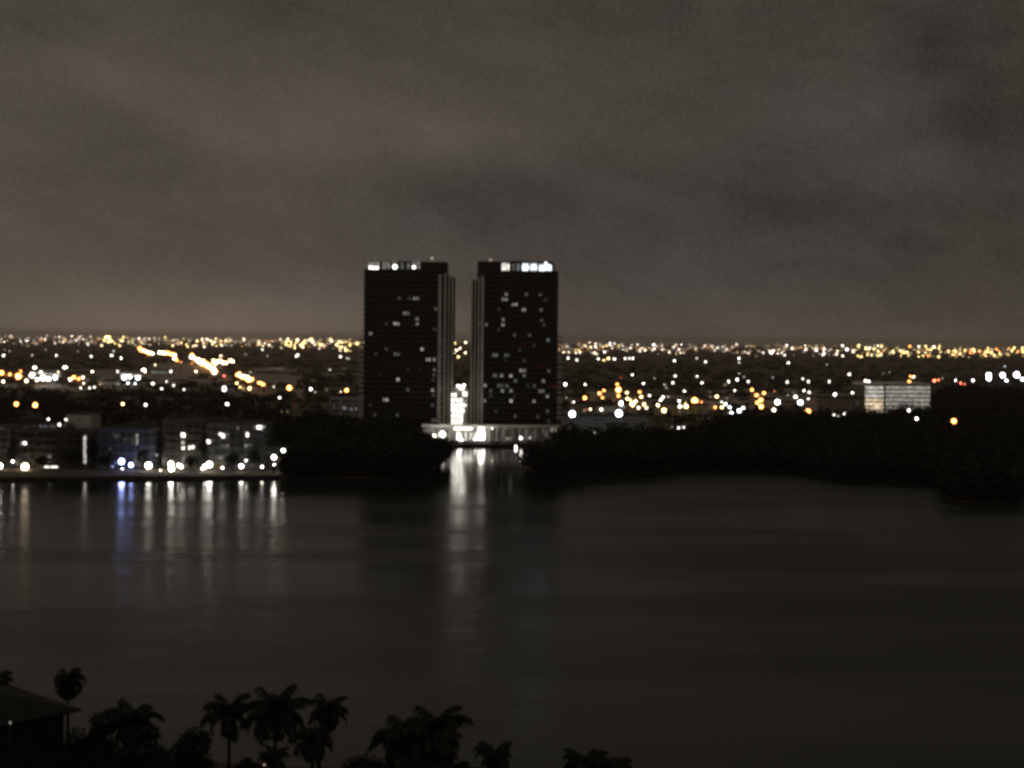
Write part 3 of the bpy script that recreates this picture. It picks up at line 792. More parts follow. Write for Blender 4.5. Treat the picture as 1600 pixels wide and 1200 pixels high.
# striped parking garage
Y = 985.0
r_ = empty('parking_garage', on_y(1400, 650, Y)); tag(r_, 'pale parking garage with lit horizontal deck stripes above the mangroves', 'parking garage')
b_ = MB(); pbox(b_, 1351, 1453, 601, 660, Y + 1.2, 30); put_parts(r_, b_, 'wall', M['dark'])
b_ = MB(); pbox(b_, 1349.5, 1381, 599, 602, Y - .3, 32); pbox(b_, 1384, 1455, 599, 601.5, Y - .3, 32); put_parts(r_, b_, 'roof', M['concrete'])
for i in range(7):
    y0 = 603.5 + i * 6.4
    b_ = MB(); pbox(b_, 1352, 1381, y0, y0 + 4.4, Y + .9, .2); put_parts(r_, b_, 'deck_light', glow('w' if i > 2 else 'n', .55 + .06 * i, True))
    b_ = MB(); pbox(b_, 1384, 1453, y0, y0 + 4.3, Y + .9, .2); put_parts(r_, b_, 'deck_light', glow('n', .34, True))
    b_ = MB(); pbox(b_, 1351, 1381, y0 + 4.4, y0 + 6.3, Y + .3, .8); pbox(b_, 1384, 1454, y0 + 4.3, y0 + 6.3, Y + .3, .8); put_parts(r_, b_, 'parapet', M['pale'])
b_ = MB(); pbox(b_, 1381.2, 1383.8, 599, 660, Y - .2, 6); put_parts(r_, b_, 'stairwell', M['dark'])
b_ = MB(); pbox(b_, 1366, 1374, 631, 639, Y - .1, 0, 0, .15); put_parts(r_, b_, 'sign_panel', glow('w', .95))

# ------------------------------------------------------------------ lamps
ORD = ['nearest', 'second', 'third', 'fourth', 'fifth', 'sixth', 'seventh', 'eighth', 'ninth', 'tenth', 'eleventh', 'twelfth', 'thirteenth', 'fourteenth', 'fifteenth', 'sixteenth', 'seventeenth', 'eighteenth', 'nineteenth', 'twentieth',
       'twenty-first', 'twenty-second', 'twenty-third', 'twenty-fourth', 'twenty-fifth']
CN = {'w': 'warm white', 'o': 'orange', 'y': 'yellow', 'c': 'cold white', 'b': 'blue', 'r': 'red', 'p': 'pinkish', 'n': 'white', 'g': 'greenish'}

def lamp(name, px, py, s, col, e, dist=None, h=10.0, label=None, cat='lamp', group=None, parts=False, stretch=1.0, foot=.8):
    """a post with a luminous head; the head stands where the photo shows it: on the level h, or at the range dist."""
    p = on_y(px, py, dist) if dist else on_z(px, py, h)
    d = p.y
    r = max(.18, s * d / FPX / 2)
    shrink = (.80 if s > 5 else .76) * rnd.uniform(.84, 1.22)
    r *= shrink
    e *= exp(HAZE_DENSITY * d * 1.05) * (2.3 if e > 1 else 1.7)
    o0 = (p.x, p.y, foot)
    post = MB()
    if p.z > foot + .4:
        rad = min(.12 + d * .00003, .3)
        post.tube([(p.x, p.y + .02, foot), (p.x, p.y + .02, p.z - r * .6)], [rad * 1.4, rad], 5)
        post.tube([(p.x, p.y, p.z - r * 1.05 * stretch), (p.x, p.y, p.z - r * .55 * stretch)], [rad * 2, r * .45], 6)
    if parts:
        root = empty(name, o0)
        if post.v: put_parts(root, post, 'pole', M['dark'])
        hd = MB(); hd.ball(p, r, r * stretch, 12, 8); put_parts(root, hd, 'lamp_head', glow(col, e))
    else:
        post.ball(p, r, r * stretch, 8, 5, 1)
        root = post.build(name, [M['dark'], glow(col, e)], None, o0)
    tag(root, label, cat, group)
    return root

def size_word(s):
    return 'faint small' if s < 2 else 'small' if s < 4.2 else 'large' if s < 7.5 else 'huge'

def series(items, anchor_px, tail, group, name='street_lamp', h=10.0, dist=None, parts=False, cat='street lamp', ordinal=True):
    """items: (x, y, size, colour, level[, stretch]). Labels count outwards from the anchor among those of one look."""
    cls = {}
    for it in sorted(items, key=lambda t: abs(t[0] - anchor_px)):
        k = '%s %s' % (size_word(it[2]), CN[it[3]])
        cls.setdefault(k, []).append(it)
    for k, its in cls.items():
        for i, it in enumerate(its):
            if len(its) == 1: lab = '%s lamp %s' % (k, tail.split('|')[1])
            else: lab = '%s %s lamp %s, %s' % (ORD[min(i, 24)], k, tail.split('|')[0], tail.split('|')[1])
            lamp(name, it[0], it[1], it[2], it[3], it[4], dist, h, lab, cat, group, parts, it[5] if len(it) > 5 else 1.0)

def Q(ox, oy, k, lst, s0=2.9, e0=5.0):
    """(x, y, level, colour, [size]) read off an enlargement: level 0..1 sets size and brightness."""
    o = []
    for t in lst:
        x, y, lv = t[:3]; col = t[3] if len(t) > 3 else 'n'
        s = t[4] if len(t) > 4 else (s0 if lv >= .6 else 2.4)
        e = e0 * lv ** 2.2 if lv < 1 else e0 * 1.25
        o.append((ox + x / k, oy + y / k, s, col, max(e, .12)) + ((t[5],) if len(t) > 5 else ()))
    return o

# dark band under the horizon lights, beyond the waterfront
series(Q(0, 500, 4, [(22, 222, .75), (60, 195, .4), (28, 185, .3), (200, 222, .5), (285, 185, .3), (352, 222, .85), (487, 195, .3), (570, 228, .85), (698, 222, .85), (712, 195, .5), (757, 238, .85)]), 215,
       'from the highway|in the band under the horizon', 'lamps in the dark band beyond the avenue', h=9)
# the glaring avenue
series(Q(0, 500, 4, [(577, 322, .95, 'w', 4), (407, 303, 1, 'n', 8.5), (217, 300, .9, 'n', 6), (897, 318, 1, 'w', 7), (735, 322, .8), (1068, 322, .8), (970, 280, .7, 'w'), (10, 330, .9, 'o', 7), (62, 340, .85, 'o', 5), (115, 352, 1, 'o', 11),
                     (200, 345, 1, 'n', 8), (232, 372, .95, 'n', 6), (270, 362, 1, 'n', 9), (305, 368, .95, 'n', 6), (345, 360, 1, 'c', 6), (365, 325, .7, 'w'), (438, 372, .9, 'w', 6), (462, 360, .95, 'o', 8), (492, 368, .8, 'o', 5), (518, 360, .8, 'w', 4), (522, 395, .8, 'w'),
                     (778, 360, 1, 'c', 8), (812, 355, .95, 'n', 7), (862, 362, .95, 'c', 7), (845, 398, .7, 'c'), (800, 395, .8, 'c', 4), (955, 398, .8, 'n', 4), (1010, 430, .8), (1085, 408, .8), (1040, 385, .6, 'n'), (1150, 435, .7), (590, 420, .65), (560, 425, .7), (505, 425, .65), (625, 400, .5, 'y'), (20, 385, .8, 'w', 5),
                     (130, 320, .8, 'o', 4), (255, 325, .7, 'n', 4), (165, 380, .8, 'w', 5)], s0=3.2, e0=6), 215,
       'from the store|along the glaring avenue', 'lamps along the glaring avenue', h=9)
series(Q(0, 500, 4, [(102, 525, .95, 'o', 6.5), (220, 532, 1, 'o', 7.5), (767, 525, .8, 'y', 4.6), (910, 530, .8, 'n', 3.6)], e0=6) + Q(250, 500, 4, [(420, 526, .95, 'n', 5.0), (748, 486, .9, 'n', 3.8), (402, 430, .95, 'n', 5.2, 1.5)]), 0,
       'from the picture edge|above the dark bank trees', 'lamps above the dark bank trees', h=12)
# the diagonal highway: lamps in the glare
hwl = []
for (x0, y0, x1, y1, n_, s0_) in ((868, 182, 960, 212, 9, 6), (990, 200, 1100, 215, 9, 7), (1085, 240, 1110, 250, 3, 7)):
    for i in range(n_):
        t = (i + .5) / n_
        hwl.append((x0 / 4 + (x1 - x0) / 4 * t, 500 + (y0 + (y1 - y0) * t) / 4 + rnd.uniform(-1.5, 1.5), s0_ * rnd.uniform(.55, 1.0), rnd.choice('oowy'), 5))
for (x0, y0, x1, y1, n_, s0_) in ((190, 222, 240, 252, 7, 7), (240, 250, 350, 325, 18, 10), (330, 262, 420, 262, 8, 7), (430, 255, 462, 265, 3, 5), (480, 340, 580, 380, 10, 8), (612, 396, 655, 400, 5, 5)):
    for i in range(n_):
        t = (i + .5) / n_
        hwl.append((250 + (x0 + (x1 - x0) * t) / 4, 500 + (y0 + (y1 - y0) * t) / 4 + rnd.uniform(-2.2, 2.2), s0_ * rnd.uniform(.5, 1.0), rnd.choice('ooowyw'), 6))
for x, y, s, c, e in hwl:
    lamp('highway_lamp', x, y, s, c, e, None, 9, 'lamp lost in the saturated orange glare of the diagonal highway', 'street lamp', 'lamps in the highway glare')
series(Q(250, 500, 4, [(130, 262, .7, 'o'), (225, 322, .85, 'w', 4), (68, 322, .75), (400, 350, .7, 'r', 4.5), (480, 395, .75, 'y', 4), (560, 428, .9, 'y', 5), (500, 420, .7, 'y', 4), (520, 430, .55, 'y'), (380, 225, .75, 'w', 4), (200, 270, .6, 'o'), (565, 325, .4, 'w')]), 345,
       'from the highway|scattered beside the diagonal highway', 'lamps beside the highway', h=9)
series(Q(250, 500, 4, [(535, 215, .4), (670, 225, .35), (640, 185, .6), (850, 228, .85), (862, 218, .8), (1128, 230, .85), (1168, 240, .45), (1182, 242, .4), (1062, 312, .55), (712, 418, .6, 'w'), (942, 432, .9, 'n', 3.6), (970, 450, .45), (1130, 450, .7, 'w'), (1090, 550, .9, 'n', 3.6)]), 566,
       'from the dim-crowned tower|in the dark suburb', 'lamps in the suburb before the dim-crowned tower', h=9)
lamp('street_lamp', 452, 606, 8.5, 'o', 6.5, None, 14, 'huge lone orange lamp glaring between the highway and the dim-crowned tower', 'street lamp', parts=True)
lamp('street_lamp', 541.5, 610, 6.5, 'o', 6.0, None, 14, 'large orange lamp glaring beside the wall of the dim-crowned tower', 'street lamp', parts=True)
for x, lab in ((440, 'dim pale glowing post further from the dim-crowned tower, under the huge orange lamp'), (449, 'dim pale glowing post nearer the dim-crowned tower, under the huge orange lamp')):
    lamp('glow_post', x, 643, 2.6, 'y', .12, 760, 0, lab, 'post', stretch=2.9)  # light on the pale posts put in as a stretched glowing head
# beyond the bright-crowned tower
BT = 872
series(Q(850, 500, 4, [(955, 240, .5), (815, 255, .85), (1010, 262, .8), (1525, 268, .8), (1218, 240, .9), (1220, 265, .5), (205, 250, .8), (150, 238, .8), (340, 243, .75), (375, 252, .75, 'y'), (402, 240, .9, 'y', 4.4), (440, 243, .8), (507, 240, .75), (533, 240, .75), (555, 240, .75)]), BT,
       'out from the bright-crowned tower|just under the horizon lights', 'lamps just under the horizon lights', h=9)
series(Q(850, 500, 4, [(552, 343, .9), (133, 402, .9, 'n', 4.4), (257, 403, .85), (820, 350, .85), (957, 352, .85), (805, 393, .85), (988, 393, .85), (622, 398, .85), (755, 405, .55), (765, 425, .4), (690, 365, .35), (878, 445, .85), (660, 473, .85), (480, 360, .45, 'r'),
                       (1155, 385, .9), (1207, 373, .95, 'n', 4.4), (1277, 385, .8), (1220, 335, .45), (1250, 355, .4), (1193, 440, .85), (1430, 360, .35), (1520, 387, .85), (140, 485, .35), (185, 513, .85)]), BT,
       'out from the bright-crowned tower|in the dark suburb', 'lamps in the dark suburb', h=9.5)
series(Q(850, 500, 4, [(375, 440, .9, 'o', 4.5), (347, 458, .95, 'o', 6), (365, 485, .85, 'o', 4), (255, 487, .95, 'o', 6.5), (458, 402, .9, 'o', 5), (465, 436, 1, 'o', 9.5), (465, 474, .85, 'o', 5), (518, 455, .9, 'y', 4), (522, 492, .85, 'y', 4.5), (598, 450, .85, 'o', 4), (607, 480, .9, 'y', 5.2),
                       (572, 508, .9, 'y', 5), (553, 526, 1, 'y', 7.5), (482, 522, .95, 'c', 5.2, 1.5), (590, 549, .9, 'w', 4), (625, 528, .9, 'y', 4.2, 1.4), (640, 549, .9, 'w', 4), (290, 558, .8, 'w', 4), (268, 560, .5, 'r'), (358, 560, .9, 'n', 4.4), (745, 482, .85, 'n', 3.6), (730, 500, .85, 'n', 3.6), (712, 532, .9, 'w', 4.6),
                       (750, 565, .95, 'y', 6.5), (845, 507, .9, 'n', 4), (850, 540, .95, 'n', 5), (888, 540, .95, 'y', 6.5), (885, 518, .7, 'y'), (942, 505, 1, 'o', 10.5), (985, 515, .85, 'o', 4.5), (775, 480, .45, 'p'), (540, 500, .6, 'y', 4), (500, 548, .4, 'g')], e0=6), BT,
       'from the bright-crowned tower|in the glowing cluster', 'lamps in the glowing cluster by the bright-crowned tower', h=10)
for i, x in enumerate((782, 795, 808, 822, 834)):
    lamp('strip_light', 850 + x / 4, 500 + (533 - i * 1.2) / 4, 2.6, 'b', 2.2, None, 8, 'bluish lamp in the short row beside the largest orange lamp', 'lamp', 'short row of bluish lamps')
series(Q(850, 500, 4, [(1300, 437, .95, 'o', 4.4), (1328, 470, .95, 'o', 4.6), (1375, 457, .95, 'o', 4.8), (1440, 445, .45, 'o'), (1355, 500, .95, 'o', 6), (1333, 517, .95, 'o', 6), (1357, 541, 1, 'o', 7.5), (1460, 513, 1, 'c', 7.5), (1437, 562, .95, 'w', 6), (1573, 481, .95, 'n', 5), (1597, 515, .95, 'c', 6.5), (1525, 470, .35),
                       (1080, 478, .95, 'y', 5), (1112, 546, .95, 'y', 5), (1070, 546, .85, 'o', 4.5), (1135, 525, .9, 'c', 4.4), (1160, 546, .9, 'c', 4), (1170, 582, .95, 'c', 5), (1220, 567, 1, 'c', 6), (1245, 550, .9, 'c', 4.4), (1110, 512, .6, 'n'), (1130, 405, .3, 'y')], e0=6), 1350,
       'from the striped garage|in the amber and white cluster', 'lamps in the cluster before the striped garage', h=10)
series([(894, 647, 11, 'c', 7.5), (967, 646, 10.5, 'c', 7)], BT, 'from the bright-crowned tower|over the edge of the mangroves', 'big white lamps over the mangroves', h=13, parts=True)
series(Q(850, 500, 4, [(843, 673, .9, 'n', 3.6), (875, 671, .75, 'n', 3.4), (803, 672, .5, 'n'), (320, 708, .9, 'n', 3.8)]), BT, 'from the bright-crowned tower|at the top of the black mangroves', 'small lamps over the mangroves', dist=690)
series(Q(1220, 500, 4, [(50, 268, .8), (287, 280, .35), (138, 367, .8), (172, 385, .8), (40, 387, .9), (303, 385, .9), (428, 340, .9), (145, 442, .8), (178, 452, .85), (92, 480, .9, 'n', 4.2), (123, 516, 1, 'c', 7), (172, 493, .8), (338, 465, .95, 'n', 4.4), (448, 455, .9), (170, 572, 1, 'o', 8.5), (257, 597, .9, 'n', 4),
                        (330, 594, .9, 'n', 4), (357, 598, .75), (405, 591, 1, 'n', 6.5), (488, 510, .85, 'w', 4.2)]), 1350,
       'from the striped garage|in the suburb over the mangroves', 'lamps in the suburb before the striped garage', h=10)
series(Q(1220, 500, 4, [(528, 380, .9, 'w', 4), (548, 385, .95, 'n', 4.6), (810, 352, .85, 'o', 4), (830, 355, .85, 'w', 4), (803, 385, .95, 'o', 5), (960, 379, .9, 'r', 5), (985, 375, .8, 'r', 4), (640, 335, .28), (680, 328, .28), (1092, 377, .8), (1125, 395, .7, 'r', 4.5), (1152, 402, .8, 'r', 4), (1202, 378, .9, 'n', 4), (1010, 365, .35)]), 1400,
       'from the striped garage|behind its roof line', 'lamps behind the striped garage', h=11)
series(Q(1220, 500, 4, [(1300, 345, 1, 'c', 7), (1300, 365, 1, 'c', 6.5), (1387, 345, 1, 'c', 9), (1474, 342, 1, 'c', 9), (1410, 378, .8, 'c', 4), (1510, 370, .95, 'c', 6), (1400, 290, .45, 'c')], e0=7), 1545,
       'from the striped garage|in the bank of sports floodlights', 'sports floodlights above the mangroves', name='floodlight', h=18, cat='floodlight', parts=True)
series(Q(1220, 500, 4, [(800, 565, .85, 'n', 3.8), (850, 617, 1, 'n', 5)]), 1400, 'below the striped garage|against the black mangroves', 'lamps against the black mangroves', dist=760)
lamp('street_lamp', 1490.5, 658, 8, 'o', 6.0, 715, 0, 'large lone orange lamp amid the black mangroves below the floodlights', 'street lamp', parts=True)

# waterfront lamps
P3 = lambda x, y: (x / 6.957, 640 + y / 6.957)
P4 = lambda x, y: (230 + x / 6.957, 640 + y / 6.957)
WL = [(0, 728, 9, 'n', 5, 'white globe lamp at the very edge of the picture'), (20, 721, 4.5, 'n', 5, 'small white lamp above the largest warm lamp before the dark flats'), (39, 729.5, 13, 'w', 5, 'large warm white lamp with a glare pool before the dark flats'),
      (27, 737.5, 4, 'n', 4, 'small low lamp on the seawall under the large warm lamp'), (73.5, 738.5, 4.5, 'n', 4.5, 'small lamp beside the lit garage mouth'), (150, 738.3, 4.2, 'n', 5, 'small lone white lamp on the seawall between stair tower and blue fountain'),
      (190, 721, 10, 'b', 9, 'larger upper blue light of the fountain'), (204.5, 726.5, 10.5, 'b', 9, 'second big blue light of the fountain nearer the white promenade lamp'), (184, 737, 3.6, 'c', 5, 'small low bluish light at the fountain edge'), (191, 732.5, 3.4, 'c', 4, 'small bluish light between the two big blue fountain lights'),
      (176, 729, 6, 'b', .7, 'dim violet light at the side of the blue fountain'), (181, 723, 5, 'b', .5, 'faint violet light above the blue fountain edge'),
      (232, 727.5, 11, 'n', 5.5, 'big white lamp just past the blue fountain'), (245, 710.5, 4.6, 'n', .8, 'dim lamp above the promenade between blue fountain and bright porch'), (250.5, 735, 4, 'w', 4, 'small warm lamp beside the brightest white porch'),
      (267, 725, 10, 'n', 6, 'upper lamp of the brightest white porch before the brownish flats'), (268, 732, 10, 'n', 6, 'lower lamp of the brightest white porch before the brownish flats'),
      (327, 726, 9.5, 'n', 6, 'upper bright lamp of the porch before the pale roofed flats'), (320, 729, 8, 'n', 6, 'bright lamp at the porch corner nearer the brownish flats'), (316, 732.5, 4.4, 'n', 4, 'small lamp at the foot of the porch before the pale roofed flats'),
      (347.5, 731, 4.6, 'n', 5, 'small white lamp on the promenade past the pale roofed porch'), (377, 728.5, 9, 'n', 5.5, 'big white promenade lamp with a small lamp above it'), (384.5, 719.5, 5, 'n', 2.5, 'small lamp just above the big white promenade lamp'),
      (409.5, 729.5, 5, 'n', 5, 'lone small lamp near the end of the promenade'), (428, 714.5, 8.5, 'n', 5, 'big white lamp above a small one at the mangrove edge'), (428.5, 726, 4.4, 'n', 3.5, 'small lamp directly below the big lamp at the mangrove edge'),
      (442.5, 704, 7.5, 'n', 5, 'white lamp highest on the bank at the mangrove edge'), (448.5, 711.5, 4.5, 'n', .25, 'faint lamp beside the highest lamp at the mangrove edge')]
for x, y, s, c, e, lab in WL:
    lamp('promenade_lamp', x, y, s * .92, c, e * (.9 if c == 'b' else 1.45 if s > 7 else 1.2), 559 if (y > 716 and x < 405) else 557 if x > 405 else 563, 0, lab, 'lamp', 'lamps along the waterfront promenade', parts=s > 7)
for i, (x, e) in enumerate(((279, 5), (283, 5))):
    lamp('promenade_lamp', x, 727 + i * 2.4, 7, 'n', e, 560, 0, ('upper', 'lower')[i] + ' side lamp at the end of the brightest white porch', 'lamp', 'lamps along the waterfront promenade')
for x, y, s, e, lab in ((75.5, 655, 5, 2.2, 'white lamp on the terrace roof before the plain pale block'), (93, 663.5, 5, 4, 'upper lamp of a close pair on the terrace roof'), (93.5, 671, 4.5, 3, 'lower lamp of a close pair on the terrace roof'), (103, 655.8, 4.6, 2.2, 'white lamp at the corner of the plain pale block')):
    lamp('roof_lamp', x, y, s * .9, 'n', e, 626, 0, lab, 'lamp', 'lamps over the terrace roofs')
# podium lamps
for x, y, s, e, lab in ((678, 682, 9, 5, 'larger low globe lamp before the podium wall beside the mangroves'), (691, 678.5, 10, 5, 'second globe lamp before the podium wall nearer the glaring entrance'), (669, 681, 4, 3, 'small lamp at the podium end by the mangroves'), (686, 691, 5, .5, 'dim light on the dock below the two podium globe lamps'),
                       (751, 673, 9, 6, 'bright lamp at the top of the podium stairwell'), (754, 680, 9, 6, 'bright lamp halfway down the podium stairwell'), (717, 682, 7, 5, 'bright lamp in the podium entrance below the lit annex'), (721, 687, 6, 4, 'low bright lamp at the entrance beside the water'),
                       (742, 686, 6, 4, 'low bright lamp between entrance and podium stairwell'), (769, 669.5, 3.6, 3, 'small lamp high on the pale podium wall'), (814, 684.5, 4.8, 5, 'lone white lamp before the darker podium end'), (828, 684, 5, .35, 'dim lamp beside the lone white lamp at the podium')):
    lamp('podium_lamp', x, y, s * .92, 'n', e, 727, 0, lab, 'lamp', 'lamps at the podium', foot=1.3)
lamp('waterside_light', 806, 699, 3.8, 'n', 3, 700, 0, 'tall white light at the channel mouth below the podium', 'lamp', stretch=2.2, foot=-.5)  # low light at the waterline by the dock
lamp('waterside_light', 692.5, 714, 4, 'n', 5, 640, 0, 'small white light where the mangroves meet the channel', 'lamp', stretch=1.4, foot=-.5)  # white spot of unknown source, shown as an added post light

# horizon lights
def strip(n, x0, x1, y0, y1, cols, s0, s1, e0, e1, label, group):
    for _ in range(n):
        x = rnd.uniform(x0, x1)
        y = hor(x) + rnd.uniform(y0 - 2, y1 + 3)
        d = rnd.uniform(4500, 9000)
        z = on_y(x, y, d).z
        if z < 8:
            d = (CAMH - 8) * FPX / (y - hor(x))
        lamp('distant_light', x, y, rnd.uniform(s0, s1), rnd.choice(cols), rnd.uniform(e0, e1), d, 0, label, 'city light', group, stretch=rnd.uniform(.8, 1.2))
strip(30, 0, 152, 1, 10, 'ppwn', 1.6, 2.8, .5, 2.6, 'pale pinkish dot among the sparse horizon lights farthest from the towers', 'sparse pale horizon lights')
strip(14, 158, 193, 2, 6, 'yyy', 2.2, 3.6, 2, 4, 'yellow dot in the short solid bar of horizon lights beyond the avenue', 'solid yellow bar of horizon lights')
strip(8, 158, 193, 5, 12, 'yw', 2, 3, 1, 3, 'dot just under the solid yellow bar of horizon lights', 'dots under the yellow bar')
strip(16, 196, 290, 2, 12, 'pwy', 1.8, 3, 1, 3.5, 'warm dot on the horizon above the start of the diagonal highway', 'horizon lights above the highway')
strip(34, 288, 440, 3, 12, 'wwyp', 1.8, 3.2, 1.5, 4, 'warm dot on the horizon between highway glare and the yellow knot', 'warm horizon lights')
strip(26, 440, 490, 2, 13, 'yyyw', 2, 3.4, 2, 4.5, 'yellow dot in the dense knot of horizon lights nearer the dim-crowned tower', 'dense yellow knot of horizon lights')
strip(26, 490, 560, 2, 16, 'yyw', 2, 3.4, 2, 4.5, 'yellow dot on the horizon right beside the dim-crowned tower', 'horizon lights beside the dim-crowned tower')
for x, y, s in ((600, 552, 5), (662, 548, 4), (632, 580, 4), (600, 605, 4), (622, 628, 4.2), (660, 605, 4), (612, 590, 3.6)):
    lamp('distant_light', 540 + x / 3.53, 380 + y / 3.53, s * .85, 'y' if s > 4 else 'w', 4, 4200, 0, 'yellow dot seen through the gap between the two towers', 'city light', 'lights in the gap between the towers')
strip(26, 876, 970, 3, 17, 'wpny', 1.8, 3.2, 1.2, 4, 'dot on the horizon right beside the bright-crowned tower', 'horizon lights beside the bright-crowned tower')
strip(40, 970, 1190, 4, 14, 'wppn', 1.6, 3.2, .8, 3.6, 'pale dot in the thin horizon row midway to the striped garage', 'thin pale horizon row')
strip(28, 1190, 1335, 5, 17, 'nnwp', 2, 3.6, 1.5, 4.5, 'white dot in the horizon row approaching the striped garage', 'white horizon row')
strip(44, 1335, 1470, 4, 17, 'yyyow', 2, 3.6, 1.8, 4.5, 'yellow dot in the dense horizon row above the striped garage', 'dense yellow horizon row')
strip(30, 1480, 1602, 5, 10, 'yyo', 2, 3.2, 1.5, 4, 'amber dot in the even horizon line above the floodlights', 'even amber horizon line')
strip(14, 1480, 1602, 9, 15, 'yow', 2, 3.4, 1.5, 4, 'amber dot hanging just under the even horizon line', 'dots under the amber horizon line')

m = MB()
cl_ = [glow('w', 2.4), glow('y', 3.0), glow('p', 1.5), glow('o', 2.6), glow('n', 1.4)]
for _ in range(950):
    x = rnd.uniform(-20, 1620)
    if 570 < x < 870: continue
    y = hor(x) + (rnd.triangular(0, 16, 5) if x < 565 else rnd.triangular(2, 21, 8))
    d = rnd.uniform(5000, 10000)
    if on_y(x, y, d).z < 6: d = (CAMH - 6) * FPX / (y - hor(x))
    p = on_y(x, y, d); r = d / FPX * rnd.uniform(.4, .95)
    k = 1 if (430 < x < 565 or 1330 < x < 1600) and rnd.random() < .6 else rnd.choice((0, 0, 1, 2, 2, 3, 4))
    m.ball(p, r, r, 6, 4, k)
    m.tube([(p.x, p.y, .8), (p.x, p.y, p.z - r * .8)], [.4, .3], 4, 5)
tag(m.build('distant_city_lights', cl_ + [M['dark']]), 'countless fainter city lights filling the horizon strip', 'city lights', None, 'stuff')

# ------------------------------------------------------------------ foreground: house roof, palms, bushes
def roof_house():
    e = on_y(127, 1107.5, 150)                     # the corner of the eave that reaches farthest over the palms
    r = empty('house', (e.x - 8, 150, 1)); tag(r, 'dark hip-roofed house cut off by the picture edge behind the palms', 'house')
    ang = radians(138)
    u = Vector((cos(ang), sin(ang), 0)); v = Vector((-sin(ang), cos(ang), 0))     # back edge, front edge
    LU, LV = 17.0, 11.0
    def P(a, c, z): return Vector((e.x, 150, 0)) + u * a + v * c + Vector((0, 0, z))
    z1 = e.z
    A, B, C, D = P(0, 0, z1), P(LU, 0, z1), P(LU, LV, z1), P(0, LV, z1)
    R1, R0 = P(LV / 2, LV / 2, z1 + 1.5), P(LU - LV / 2, LV / 2, z1 + 1.5)
    b = MB()
    b.poly([A, B, R0, R1]); b.poly([B, C, R0]); b.poly([C, D, R1, R0]); b.poly([D, A, R1])
    dz = Vector((0, 0, -.24))
    q = [A, B, C, D]
    b.poly([p + dz for p in reversed(q)])
    for i in range(4):
        b.poly([q[i] + dz, q[(i + 1) % 4] + dz, q[(i + 1) % 4], q[i]])
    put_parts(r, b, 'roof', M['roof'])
    i_ = 1.3
    w_ = [P(i_, i_, 0), P(LU - i_, i_, 0), P(LU - i_, LV - i_, 0), P(i_, LV - i_, 0)]
    b = MB()
    for k in range(4):
        p, t = w_[k], w_[(k + 1) % 4]
        b.poly([(p.x, p.y, 1), (t.x, t.y, 1), (t.x, t.y, z1 - .24), (p.x, p.y, z1 - .24)])
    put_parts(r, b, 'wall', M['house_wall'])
    for k in range(3):
        a_ = P(i_ - .06, 2.2 + k * 2.8, 0); c_ = P(i_ - .06, 3.6 + k * 2.8, 0)
        b = MB(); b.poly([(a_.x, a_.y, z1 - 2.6), (c_.x, c_.y, z1 - 2.6), (c_.x, c_.y, z1 - 1.0), (a_.x, a_.y, z1 - 1.0)])
        put_parts(r, b, 'window', M['dark'])
roof_house()
lamp('garden_light', 16, 1129.5, 4.2, 'n', .14, 139, 0, 'small dim garden light in the dark bushes before the hip-roofed house', 'lamp', stretch=1.5, foot=1.0)

def palm(px, py, rpx, Yd, label, seed, droop=1.0, nf=17, up=.8, lean=0.0, squash=1.0):
    rg = random.Random(seed)
    c = on_y(px, py, Yd)
    R = rpx * Yd / FPX
    r = empty('palm_tree', (c.x - lean, Yd, 1.0)); tag(r, label, 'palm tree', 'palms along the near shore')
    b = MB()
    base = Vector((c.x - lean, Yd, 1.0))
    pts, rads = [], []
    for i in range(9):
        t = i / 8
        pts.append(base + Vector((lean * t * t, 0, (c.z - 1.0) * t)))
        rads.append(.24 - .09 * t + (.10 if i == 0 else 0) + .012 * (i % 2))
    b.tube(pts, rads, 8); put_parts(r, b, 'trunk', M['trunk'])
    b = MB()
    nf += 6
    for i in range(nf):
        az = 2 * pi * (i * .382 + rg.uniform(-.04, .04))
        lay = i / nf
        el = (1.25 - lay * 2.15 + rg.uniform(-.15, .15)) * up
        Ln = R * rg.uniform(1.08, 1.45) * (1.0 if lay > .25 else .85)
        bend = (1.5 + lay * .9) * droop * rg.uniform(.8, 1.2)
        p = Vector(c); ns = 12
        side = Vector((-sin(az), cos(az), 0))
        tw = rg.uniform(-.35, .35)
        prev = None
        for k in range(ns):
            t = k / ns
            e_ = el - bend * t * t * .9 - bend * t * .25
            d = Vector((cos(az) * cos(e_), sin(az) * cos(e_), sin(e_) * squash))
            q = p + d * (Ln / ns)
            upv = side.cross(d).normalized()
            wd = .05 * (1 - t) + .015
            b.poly([p - side * wd, p + side * wd, q + side * wd * .8, q - side * wd * .8])
            if t > .08:
                ll = R * .40 * (sin(pi * min(1, t * .8 + .17)) ** .7) * rg.uniform(.85, 1.15)
                for j in range(2):
                    o_ = p + (q - p) * (j / 2)
                    for s in (-1, 1):
                        dd = (side * s * .75 + d * .45 - Vector((0, 0, 1)) * (.55 + .35 * rg.random()) + upv * tw * s).normalized()
                        wv = d * (.075 + .03 * rg.random()) * (R / 3)
                        tip = o_ + dd * ll * rg.uniform(.8, 1.1) - Vector((0, 0, ll * .18))
                        mid = o_ + dd * ll * .55
                        b.poly([o_ - wv, o_ + wv, mid + wv * 1.1, tip, mid - wv * 1.1])
            p = q
    for i in range(5):
        a = i * 1.256 + rg.random(); b.ball(Vector(c) + Vector((cos(a) * .25, sin(a) * .25, -.35)), .14, .17, 6, 4)
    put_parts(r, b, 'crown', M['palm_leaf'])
    return r

